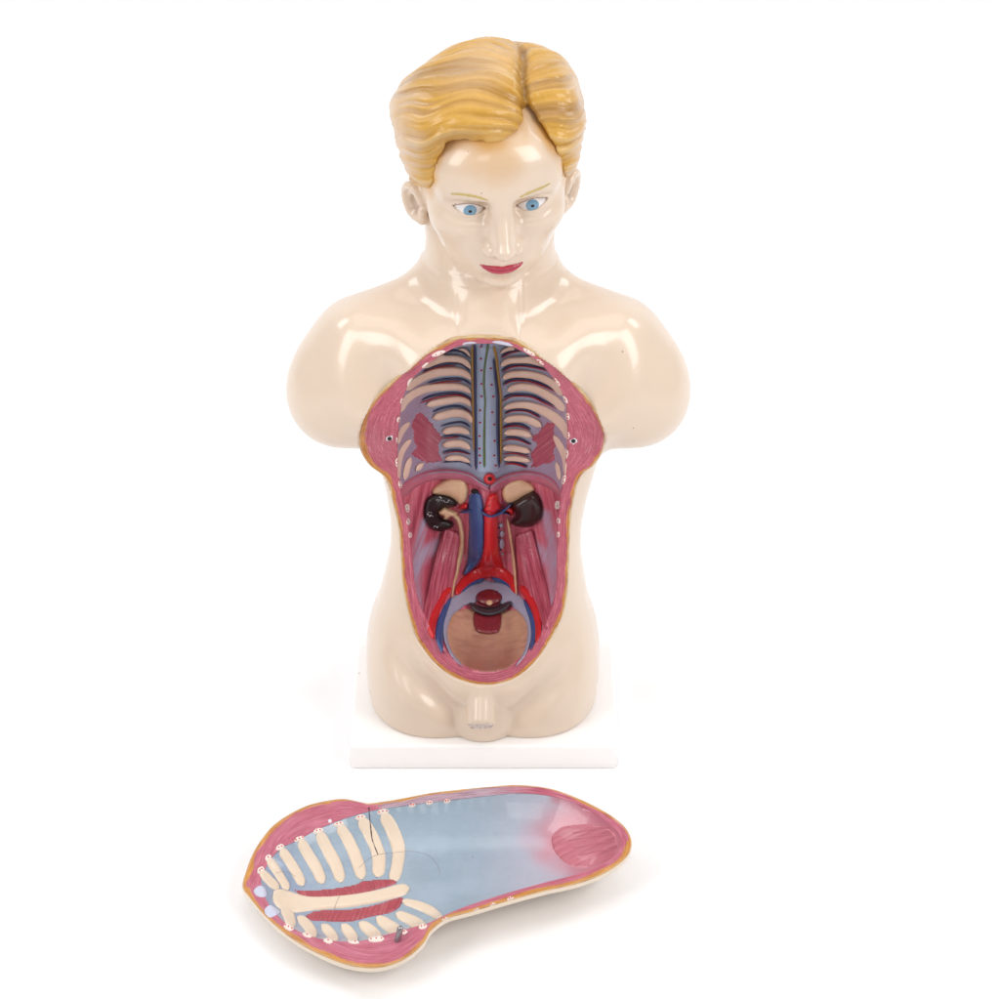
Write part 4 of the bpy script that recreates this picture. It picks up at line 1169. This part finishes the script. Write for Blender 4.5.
# ------------------------------------------------------------------ pelvis
memb = add('pelvic_membrane', strip(CAV, ZF([(350, 535, 8), (290, 470, 18), (256, 385, 22), (256, 300, 30), (292, 212, 58), (366, 144, 100), (490, 114, 120), (612, 146, 100), (684, 218, 58), (716, 300, 28), (716, 385, 22), (694, 460, 18), (642, 535, 8)]), h=0.0042, na=17, wob=0.2, flat=2.2), M_MEMB, None)
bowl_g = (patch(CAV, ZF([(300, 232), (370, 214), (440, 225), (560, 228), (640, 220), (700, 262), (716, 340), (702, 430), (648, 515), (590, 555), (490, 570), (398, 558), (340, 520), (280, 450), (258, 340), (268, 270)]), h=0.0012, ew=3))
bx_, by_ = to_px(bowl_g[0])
bc = mixc(np.tile(lin(204, 154, 128), (len(bx_), 1)), lin(146, 88, 74), sstep(618, 668, by_ + 5 * n2(bx_ * 0.09, by_ * 0.12, 3)) * sstep(44, 16, np.abs(bx_ - 488)) * 0.85)  # airbrushed bowl tone, with shading toward the bottom centre painted into the colour
bc = mixc(bc, lin(150, 92, 80), np.clip(n2(bx_ * 0.12, (by_ + 0.006 * (bx_ - 488) ** 2) * 0.5, 8), 0, 1) * 0.45)
bc = mixc(bc, lin(196, 150, 96), sstep(0.25, 0.6, n2(bx_ * 0.25, by_ * 0.25, 12)) * sstep(24, 36, np.abs(bx_ - 487)) * 0.5)
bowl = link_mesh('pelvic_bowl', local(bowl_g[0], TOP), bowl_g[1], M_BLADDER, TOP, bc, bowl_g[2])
add('rectum', patch(CAV, ZF([(412, 232), (490, 245), (562, 232), (556, 330), (520, 356), (440, 350), (410, 312)]), h=0.0068, ew=5), M_RECT, None, 'lower rectum wall, flat red column')
rd = add('rectum', patch(CAV, ZF(disc(494, 150, 78, 52)), h=0.0125, ew=10), M_RECT, None, 'cut rectum dome, dark red')
child('rectum_opening', patch(CAV, ZF(disc(497, 172, 26, 24)), h=0.0136, ew=3, g=1.0), M_URE, rd)
add('dark_fold', strip(CAV, ZF([(388, 178, 26), (425, 212, 42), (470, 228, 48), (520, 228, 48), (570, 208, 44), (618, 170, 26)]), h=0.0118, na=11), M_CRES, None)
for s in (0, 1):
    iv = [[(328, 128, 16), (400, 72, 26), (470, 46, 34)], [(505, 42, 34), (580, 62, 34), (640, 112, 20)]][s]
    add('iliac_vein', strip(CAV, ZF(iv), h=0.0055, na=9), M_VEIN, None)
add('iliac_vein', strip(CAV, ZF([(284, 150, 18), (258, 200, 36), (232, 270, 44), (218, 340, 46), (222, 400, 40), (236, 462, 12)]), h=0.0062, na=9), M_VEIN, None)
add('iliac_vein', strip(CAV, ZF([(686, 162, 16), (708, 205, 30), (730, 260, 36), (742, 330, 34), (738, 390, 28), (722, 444, 10)]), h=0.0062, na=9), M_VEIN, None)
add('iliac_artery', strip(CAV, ZF([(312, 138, 36), (335, 100, 54), (380, 52, 66), (440, 18, 74), (505, 4, 80), (565, 22, 74), (610, 60, 62), (634, 100, 46), (640, 130, 26)]), h=0.0066, na=13), M_RED, None, 'arched fork where the red trunk artery splits in two')
add('iliac_artery', strip(CAV, ZF([(288, 88, 40), (250, 130, 56), (214, 190, 60), (188, 262, 56), (176, 320, 50), (184, 385, 30)]), h=0.0075, na=13), M_RED, None)
add('iliac_artery', strip(CAV, ZF([(668, 84, 38), (706, 130, 54), (740, 195, 52), (760, 265, 46), (766, 330, 40), (756, 400, 22)]), h=0.0075, na=13), M_RED, None)
# ------------------------------------------------------------------ the front plate lying on the ground
PO_PX = [(242.5, 886.7), (245.4, 873.5), (254, 851.5), (269.6, 829.5), (287, 816), (307, 806), (327, 801), (344.5, 799.3), (362, 802.6), (371, 803.5), (397, 799.7), (428, 793.8), (450, 791),
         (484, 787.7), (519, 785.4), (554, 790), (589.6, 804), (616, 819.4), (628.5, 832.6), (631.5, 846), (625, 859), (604, 873.5), (578, 883.5), (543, 891.5), (508, 901), (473, 911.5), (448, 918.5), (432, 930), (423, 944),
         (405, 959), (380, 967.5), (352, 966), (321, 955), (290, 937.5), (266, 917), (249, 897)]
PI_PX = [(262, 887), (262, 876), (272, 858), (284, 847), (297, 841), (316, 830.5), (340, 820.5), (352, 816.5), (364, 813), (374, 810.5), (397, 807), (428, 803), (450, 800.5),
         (484, 796.5), (519, 793.5), (556, 797.5), (590, 811), (611, 826), (619.5, 836), (620.5, 847), (614, 857), (597, 867), (572, 876), (540, 884), (505, 894), (472, 904.5), (450, 913), (430, 922.5), (420, 925.5),
         (404, 930), (384, 935.5), (358, 941.5), (329, 940.5), (304, 934), (284, 922), (268, 903)]
def rimh(px):
    return np.interp(px, [240, 300, 370, 440, 520, 630], [0.022, 0.030, 0.034, 0.040, 0.046, 0.044])
ND = 600
pd = resample(spline(np.hstack([np.array(PO_PX), np.array(PI_PX)]), ND, closed=True), ND, closed=True)
PO = np.array([at_z(a, b, float(rimh(a)) - (0.006 if b > 890 else 0.0) * float(sstep(885, 960, b)) * 0) for a, b in pd[:, :2]])
PI3 = np.array([at_z(a, b, float(rimh(a)) - 0.0015) for a, b in pd[:, 2:4]])
ctr = PO[:, :2].mean(0)
tg = np.roll(PO[:, :2], -3, 0) - np.roll(PO[:, :2], 3, 0); tg /= np.linalg.norm(tg, axis=1)[:, None]
nr = np.stack([tg[:, 1], -tg[:, 0]], 1)
if (nr * (PO[:, :2] - ctr)).sum(1).mean() < 0: nr = -nr
nr3 = np.c_[nr, np.zeros(ND)]
# a skeleton line down the middle for the dish
axA, axB = at_z(318, 895, 0.0)[:2], at_z(585, 842, 0.0)[:2]
def skel(P):
    d = axB - axA; t = np.clip(((P - axA) @ d) / (d @ d), 0, 1)
    return axA + t[:, None] * d 
SK = skel(PO[:, :2])
# outer shell (skin side)
def rim_at(xy):
    d2 = ((xy[:, None, :] - PI3[None, ::8, :2]) ** 2).sum(2) + 1e-5
    w = d2 ** -1.5
    return (w * PI3[None, ::8, 2]).sum(1) / w.sum(1)
def dish(xy):
    d = np.maximum(-poly_sdf(xy, PI3[::3, :2]), 0)
    q = np.clip(d / 0.046, 0, 1)
    return 0.0075 + (rim_at(xy) - 0.0075) * (1 - q) ** 2
rings = []
for ins, dz in ((0.0008, 0.0), (-0.0004, 0.0018), (0.0002, 0.0052)):
    P = PO.copy(); P[:, :2] -= nr * ins; P[:, 2] = np.maximum(PO[:, 2] - dz, 0.001); rings.append(P)
far_ = np.linalg.norm(PO[:, :2] - SK, axis=1)
for dist in (0.003, 0.007, 0.012, 0.018, 0.025, 0.034, 0.045, 0.060, 1.0):
    t = np.clip(dist / far_, 0, 1)[:, None]
    xy = PO[:, :2] * (1 - t) + SK * t
    dd_ = np.linalg.norm(xy - PO[:, :2], axis=1)
    z = np.minimum(PO[:, 2] - 0.0055 - dd_ / 1.25, dish(xy) - 0.0055)
    rings.append(np.c_[xy, np.maximum(z, 0.0006)])
V = np.concatenate(rings); nR = len(rings)
F = [(i * ND + j, i * ND + (j + 1) % ND, (i + 1) * ND + (j + 1) % ND, (i + 1) * ND + j) for i in range(nR - 1) for j in range(ND)]
skc = np.tile(lin(229, 212, 192), (len(V), 1))
link_mesh('plate_shell', local(V, PLATE), F, M_SKIN, PLATE, skc)
# rim
KR = 20
rings = [PO - nr3 * 0.0006 - np.array((0, 0, 0.002)), PO - nr3 * 0.0002 + np.array((0, 0, 0.0006))]; fr = [0, 0]
for k in range(KR):
    t = (k + 1) / KR
    rings.append(PO * (1 - t) + PI3 * t + np.array((0, 0, 0.0008 - 0.0005 * t))); fr.append(t)
V = np.concatenate(rings)
arc = np.r_[0, np.cumsum(np.linalg.norm(np.diff(PO, axis=0), axis=1))]
wid = np.linalg.norm(PO - PI3, axis=1)
vv = np.concatenate([f * wid for f in fr]); uu = np.tile(arc, len(rings))
opx = np.tile(pd[:, 0], len(rings)); opy = np.tile(pd[:, 1], len(rings))
pinkp = lin(192, 98, 120); pinkl = lin(208, 132, 150); och2 = lin(208, 148, 58)
c = np.tile(pinkp, (len(V), 1))
c = mixc(c, pinkl, np.clip(0.5 + 0.6 * n2(uu * 70, vv * 300, 4), 0, 1) * 0.55)
greyrim = sstep(372, 385, opx) * sstep(545, 480, opx) * (opy < 830)
c = mixc(c, lin(180, 166, 178), greyrim * 0.8)
ow = 0.0048 + 0.0018 * n1(uu * 45, 3) + 0.0005 * n1(uu * 400, 8) - 0.0022 * (opy < 840) * (opx > 330) + 0.0030 * sstep(18, 4, np.hypot(opx - 432, opy - 932))
c = mixc(c, och2, sstep(ow + 0.0008, ow - 0.0008, vv) * 0.93)
c = mixc(c, lin(216, 190, 150), (sstep(0.0020, 0.0004, vv + 0.0006 * n1(uu * 150, 6))) * np.where((opy < 840) & (opx > 300), 0.9, 0.5))
F = [(i * ND + j, i * ND + (j + 1) % ND, (i + 1) * ND + (j + 1) % ND, (i + 1) * ND + j) for i in range(len(rings) - 1) for j in range(ND)]
link_mesh('plate_rim', local(V, PLATE), F, M_RIM, PLATE, c, np.stack([uu, vv], 1))
PRV, PRF = V, F
# dish lining
NRD = 90
LI = PI3.copy(); SKI = skel(LI[:, :2])
rg = []
for k in range(NRD):
    t = k / (NRD - 1)
    xy = LI[:, :2] * (1 - t) + SKI * t
    z = dish(xy) if k else LI[:, 2]
    rg.append(np.c_[xy, z])
V = np.concatenate(rg)
F = [(i * ND + j, i * ND + (j + 1) % ND, (i + 1) * ND + (j + 1) % ND, (i + 1) * ND + j) for i in range(NRD - 1) for j in range(ND)]
px, py = to_px(V)
c = np.tile(lin(150, 168, 182), (len(V), 1))
c = mixc(c, lin(166, 182, 198), np.clip(0.4 + 0.7 * n2(px * 0.03, py * 0.08, 3) + 0.2 * n2(px * 0.2, py * 0.5, 5), 0, 1) * 0.6)
c = mixc(c, lin(138, 150, 178), sstep(330, 262, px - 0.5 * (py - 860)) * 0.7)
c = mixc(c, lin(194, 188, 202), sstep(450, 560, px) * 0.7)
dd = np.hypot((px - 600) / 62, (py - 838) / 40) + 0.12 * n2(px * 0.05, py * 0.07, 9)
c = mixc(c, lin(204, 124, 138), sstep(1.40, 0.60, dd) * 0.92)
c = mixc(c, lin(190, 104, 122), sstep(10, 0, line_dist(px, py, [(556, 798), (590, 811), (612, 828), (619, 842)])) * 0.7)
hatch = np.sin((px * 0.8 + py * 1.2) * 2 * np.pi / 3.2) * (n2(px * 0.3, py * 0.3, 2) > -0.1)
c = mixc(c, lin(118, 132, 166), np.clip(hatch, 0, 1) * sstep(402, 385, px) * 0.35)
M_LINING = paint('painted_plate_lining', None, rough=0.3, coat=0.45, vary=0.1, vscale=60, bump=0.35, bscale=300, speck=0.1, speck2=(0.2, 0.1, 0.15))
link_mesh('plate_lining', local(V, PLATE), F, M_LINING, PLATE, c)
PL = Surf(V, F, (0, -0.1, 1))
PA = Surf(np.concatenate([PRV, V]), list(PRF) + [tuple(i + len(PRV) for i in f) for f in F], (0, -0.1, 1))

M_CREAM = paint('cream_bone', (224, 204, 182), rough=0.34, coat=0.25, vary=0.06, vscale=90, bump=0.3)
M_PMUSC = paint('plate_muscle', (176, 72, 84), rough=0.38, vary=0.16, vscale=110, fibre=0.7, fscale=650, bump=0.4)
M_PUB = paint('pubic_muscle', (202, 116, 130), rough=0.36, vary=0.12, vscale=80, fibre=0.5, fscale=330, bump=0.5)
M_LILAC = paint('lilac_cartilage', (200, 202, 222), rough=0.4, vary=0.1, vscale=150)
M_CRACK = paint('crack_dark', (70, 56, 56), rough=0.8, coat=0, vary=0.1)
M_HAIRLINE = paint('hairline_crack', (150, 136, 134), rough=0.7, coat=0, vary=0.1)

ZP = lambda p: zm(230, 770, 4.541, p)
ZQ = lambda p: zm(220, 760, 2.2727, p)
def padd(name, g, mat, label=None): return add(name, g, mat, PLATE, label)
def pchild(name, g, mat, part): return child(name, g, mat, part, PLATE)
plate_ribs = [
    ZP([(135, 458, 40), (160, 482, 40), (190, 512, 40), (222, 542, 34)]),
    ZP([(172, 402, 40), (200, 440, 38), (235, 495, 38), (265, 546, 36)]),
    ZP([(230, 358, 44), (262, 402, 44), (300, 462, 44), (332, 528, 40)]),
    ZP([(318, 316, 48), (350, 375, 48), (392, 445, 50), (422, 518, 44)]),
    ZP([(402, 280, 48), (440, 355, 52), (482, 435, 54), (506, 512, 46)]),
    ZP([(494, 250, 48), (540, 325, 52), (580, 420, 54), (600, 498, 48)]),
    ZP([(592, 218, 50), (636, 290, 58), (672, 375, 58), (676, 440, 58), (668, 488, 56)]),
    ZP([(692, 196, 50), (732, 262, 58), (764, 350, 58), (762, 420, 52), (748, 480, 52), (728, 506, 40)]),
    ZP([(305, 668, 36), (340, 692, 44), (368, 728, 44), (386, 762, 34)]),
    ZP([(415, 704, 38), (450, 732, 44), (472, 765, 42), (480, 790, 30)]),
    ZP([(506, 702, 38), (538, 732, 46), (562, 765, 44), (572, 785, 32)]),
    ZP([(585, 694, 40), (630, 722, 50), (664, 752, 48), (684, 775, 36)]),
    ZP([(664, 670, 40), (712, 700, 52), (756, 726, 50), (798, 744, 34)]),
    ZP([(752, 652, 38), (810, 676, 46), (856, 698, 46), (890, 716, 34)]),
    ZP([(780, 596, 26), (850, 614, 38), (915, 642, 40), (970, 682, 26)]),
]
RG = [strip(PL, [(q[0], q[1], q[2] * 1.12) for q in r], h=0.0018, na=11, flat=3.0) for r in plate_ribs]
for g_ in RG: padd('rib', g_, M_CREAM)
padd('sternum', strip(PL, ZP([(200, 552, 60), (245, 590, 96), (300, 605, 92), (360, 608, 66), (450, 604, 58), (560, 594, 58), (680, 572, 58), (770, 548, 56), (815, 538, 50)]), h=0.0024, na=13, flat=3.0), M_CREAM)
padd('sternum', strip(PL, ZP([(236, 615, 50), (262, 650, 56), (272, 685, 54), (280, 722, 56)]), h=0.0022, na=11, flat=3.0), M_CREAM, 'lower end of the top of the breastbone, running down to the rim')
padd('sternum_muscle', patch(PL, ZP([(288, 544), (330, 546), (450, 541), (575, 518), (590, 508), (640, 500), (740, 498), (752, 518), (680, 541), (560, 571), (420, 588), (340, 580), (310, 562)]), h=0.0018, ew=2, rough=0.5, ang=70), M_PMUSC)
padd('sternum_muscle', patch(PL, ZP([(342, 664), (362, 650), (400, 638), (520, 634), (640, 617), (770, 578), (782, 600), (742, 645), (640, 668), (540, 690), (430, 688), (372, 685)]), h=0.0018, ew=2, rough=0.7, ang=115), M_PMUSC)
padd('pubic_muscle', patch(PL, ZQ([(752, 180), (770, 155), (800, 147), (845, 146), (890, 158), (905, 190), (888, 225), (830, 246), (790, 238), (762, 212)]), h=0.0016, ew=8, ang=-25), M_PUB)
for k, (a, b) in enumerate((((800, 170), (885, 156)), ((790, 186), (893, 172)), ((800, 203), (896, 188)), ((812, 220), (890, 206)))):
    padd('muscle_ridge', strip(PL, ZQ([(a[0], a[1], 4), ((a[0] + b[0]) / 2, (a[1] + b[1]) / 2 - 3, 7), (b[0], b[1], 4)]), h=0.0026, na=7), M_PUB)
def plate_end(x, y, w, h, ang, dots):
    a0 = math.radians(ang)
    P = [(x + w * math.cos(a) * math.cos(a0) - h * math.sin(a) * math.sin(a0), y + w * math.cos(a) * math.sin(a0) + h * math.sin(a) * math.cos(a0)) for a in np.linspace(0, 6.28, 10, endpoint=False)]
    o = padd('rib_end', patch(PA, P, h=0.0014, ew=1.2, g=0.9, rough=0.3), M_BONE_PALE)
    for k in range(dots):
        u = (k - (dots - 1) / 2) * w * 0.62
        cx, cy = x + u * math.cos(a0), y + u * math.sin(a0) + random.uniform(-.3, .3)
        g = patch(PA, disc(cx, cy, 0.9, 0.8, 7), h=0.0003, ew=0.8, g=0.5, sink=0)
        pchild('marrow_spot', (g[0] + PA.lift * 0.0014, g[1], g[2]), M_RED, o)
for x, y, w, h, a, d in ((140, 456, 20, 15, -45, 2), (174, 400, 18, 14, -40, 1), (228, 352, 22, 14, -20, 2), (315, 314, 26, 12, -18, 3), (402, 278, 26, 13, -15, 2), (494, 247, 26, 13, -12, 2), (592, 216, 26, 13, -10, 2), (694, 192, 28, 14, -5, 3),
                         (266, 714, 26, 16, 25, 3), (350, 750, 24, 11, 18, 1), (446, 776, 24, 13, 8, 1), (560, 780, 28, 12, 8, 2), (664, 768, 38, 16, -3, 3), (792, 738, 16, 10, -20, 1), (876, 712, 22, 12, -15, 2), (980, 678, 20, 9, -15, 2)):
    plate_end(230 + x / 4.541, 770 + y / 4.541, w / 4.541, h / 4.541, a, d)
for x, y in ((437, 103.5), (476, 98), (516, 94), (584, 342), (620, 330), (660, 315)):
    plate_end(220 + x / 2.2727, 760 + y / 2.2727, 3.8, 2.1, -12, 2)
padd('collarbone_end', patch(PA, ZP([(104, 552), (128, 525), (156, 530), (168, 572), (130, 578)]), h=0.0012, ew=2), M_LILAC)
padd('collarbone_end', patch(PA, ZP([(153, 640), (180, 611), (218, 632), (226, 650), (180, 672)]), h=0.0012, ew=2), M_LILAC)
SG = strip(PL, ZP([(200, 552, 60), (245, 590, 96), (300, 605, 92), (360, 608, 66), (450, 604, 58), (560, 594, 58), (680, 572, 58), (770, 548, 56), (815, 538, 50)]), h=0.0024, na=13, flat=3.0)
_v, _f = [PRV, V], list(PRF) + [tuple(i + len(PRV) for i in f) for f in F]
for g_ in RG + [SG]:
    n0 = sum(len(q) for q in _v); _v.append(g_[0]); _f += [tuple(i + n0 for i in f) for f in g_[1]]
PB = Surf(np.concatenate(_v), _f, (0, -0.1, 1))
cr = padd('crack', strip(PB, ZP([(631, 168, 7), (632, 190, 5), (634, 215, 4), (640, 270, 5), (645, 312, 3.6), (656, 345, 3), (672, 385, 5)]), h=0.0005, na=5, step=0.7, wob=0.4, sink=-0.0001), M_CRACK)
pchild('crack_hairline', strip(PB, ZP([(585, 445, 1.4), (620, 412, 1.6), (668, 386, 2.2), (760, 374, 1.4), (830, 370, 1.2), (900, 388, 1.0), (940, 430, 1.0), (955, 472, 1.0)]), h=0.0003, na=3, step=0.7, sink=-0.0001), M_HAIRLINE, cr)
padd('crack', strip(PB, ZP([(468, 662, 2.0), (476, 625, 2.0), (490, 588, 1.8), (508, 556, 1.5), (522, 540, 1.2)]), h=0.0003, na=3, step=0.7, sink=-0.0001), M_HAIRLINE)
padd('crack', strip(PB, ZP([(205, 470, 0.8), (235, 462, 1.0), (270, 466, 1.0), (300, 486, 0.8)]), h=0.0003, na=3, step=0.7, sink=-0.0001), M_HAIRLINE)
padd('peg_hole', patch(PA, disc(330, 821, 2.3, 2.1), h=0.0006, ew=1, g=0.7), M_WHITE)
# the steel pin that fits the hole in the torso
b0 = PA.hit(397.5, 940.5); b1 = b0 + np.array((0.0035, 0.004, 0.0155))
ax = (b1 - b0) / np.linalg.norm(b1 - b0); e1 = np.cross(ax, (1, 0, 0)); e1 /= np.linalg.norm(e1); e2 = np.cross(ax, e1)
V = []; F = []
prof = [(0.0, 0.0029), (0.8, 0.0029), (0.93, 0.0026), (1.0, 0.0018), (1.0, 0.0001)]
for t, r in prof:
    for k in range(16):
        a = 2 * math.pi * k / 16
        V.append(b0 - ax * 0.002 + (b1 - b0) * t + r * (e1 * math.cos(a) + e2 * math.sin(a)))
for i in range(len(prof) - 1):
    for k in range(16): F.append((i * 16 + k, i * 16 + (k + 1) % 16, (i + 1) * 16 + (k + 1) % 16, (i + 1) * 16 + k))
link_mesh('steel_pin', local(V, PLATE), F, M_STEEL, PLATE)
# ------------------------------------------------------------------ white sweep
M_PAPER = bpy.data.materials.new('white_paper'); M_PAPER.use_nodes = True
_b = M_PAPER.node_tree.nodes['Principled BSDF']
_b.inputs['Base Color'].default_value = (0.90, 0.893, 0.90, 1); _b.inputs['Roughness'].default_value = 0.6; _b.inputs['Specular IOR Level'].default_value = 0.2
_n2 = M_PAPER.node_tree.nodes.new('ShaderNodeTexNoise'); _n2.inputs['Scale'].default_value = 6
_mx = M_PAPER.node_tree.nodes.new('ShaderNodeMix'); _mx.data_type = 'RGBA'
_mx.inputs[6].default_value = (0.90, 0.888, 0.90, 1); _mx.inputs[7].default_value = (0.915, 0.912, 0.915, 1)
M_PAPER.node_tree.links.new(_n2.outputs['Fac'], _mx.inputs['Factor']); M_PAPER.node_tree.links.new(_mx.outputs[2], _b.inputs['Base Color'])
V = []; F = []
prof = [(-5.0, 0.0), (-1.0, 0.0), (0.0, 0.0), (1.5, 0.0)] + [(1.5 + 1.2 * math.sin(t), 1.2 - 1.2 * math.cos(t)) for t in np.linspace(0.1, math.pi / 2, 14)] + [(2.7, 2.4), (2.7, 4.5)]
for y, z in prof:
    for x in np.linspace(-6, 6, 13): V.append((x, y, z))
for i in range(len(prof) - 1):
    for j in range(12): F.append((i * 13 + j, i * 13 + j + 1, (i + 1) * 13 + j + 1, (i + 1) * 13 + j))
g = link_mesh('ground', V, F, M_PAPER); g['kind'] = 'structure'

# ------------------------------------------------------------------ light
W = bpy.data.worlds.new('World'); SC.world = W; W.use_nodes = True
W.node_tree.nodes['Background'].inputs[0].default_value = (0.97, 0.98, 1.0, 1); W.node_tree.nodes['Background'].inputs[1].default_value = 0.26
def area(name, loc, aim, sx, sy, power, col=(1, 1, 1)):
    L = bpy.data.lights.new(name, 'AREA'); L.shape = 'RECTANGLE'; L.size = sx; L.size_y = sy; L.energy = power; L.color = col
    o = bpy.data.objects.new(name, L); COL.objects.link(o); o.location = loc
    o.rotation_euler = (Vector(aim) - Vector(loc)).to_track_quat('-Z', 'Y').to_euler()
    return o
area('softbox_left', (-1.5, -1.15, 1.5), (0, 0.05, 0.35), 1.0, 1.3, 22, (1.0, 0.985, 0.97))
area('softbox_right', (1.5, -1.10, 1.5), (0, 0.05, 0.35), 1.0, 1.3, 24, (1.0, 0.985, 0.97))
area('front_fill_light', (-0.45, -2.7, 2.0), (0, 0.05, 0.3), 0.8, 0.8, 6)  # added fill light, brightens the cavity and skin from the front
area('overhead_softbox', (0, 0.3, 2.6), (0, 0.3, 0), 2.4, 2.4, 24.5)
area('backdrop_light_left', (-2.3, 1.0, 2.2), (-0.4, 2.2, 0.5), 1.2, 1.2, 26)
area('backdrop_light_right', (2.3, 1.0, 2.2), (0.4, 2.2, 0.5), 1.2, 1.2, 26)

cam = bpy.data.cameras.new('Camera'); co = bpy.data.objects.new('Camera', cam); COL.objects.link(co)
co.location = CAM; co.rotation_euler = (math.pi / 2 - PITCH, 0, 0)
cam.sensor_width = 36; cam.lens = 36 * FPX / 1000; cam.clip_start = 0.05; cam.clip_end = 60
SC.camera = co
SC.view_settings.view_transform = 'Standard'; SC.view_settings.look = 'None'; SC.view_settings.exposure = 0; SC.view_settings.gamma = 1
SC.render.engine = 'CYCLES'
SC.cycles.use_denoising = True
SC.cycles.max_bounces = 8
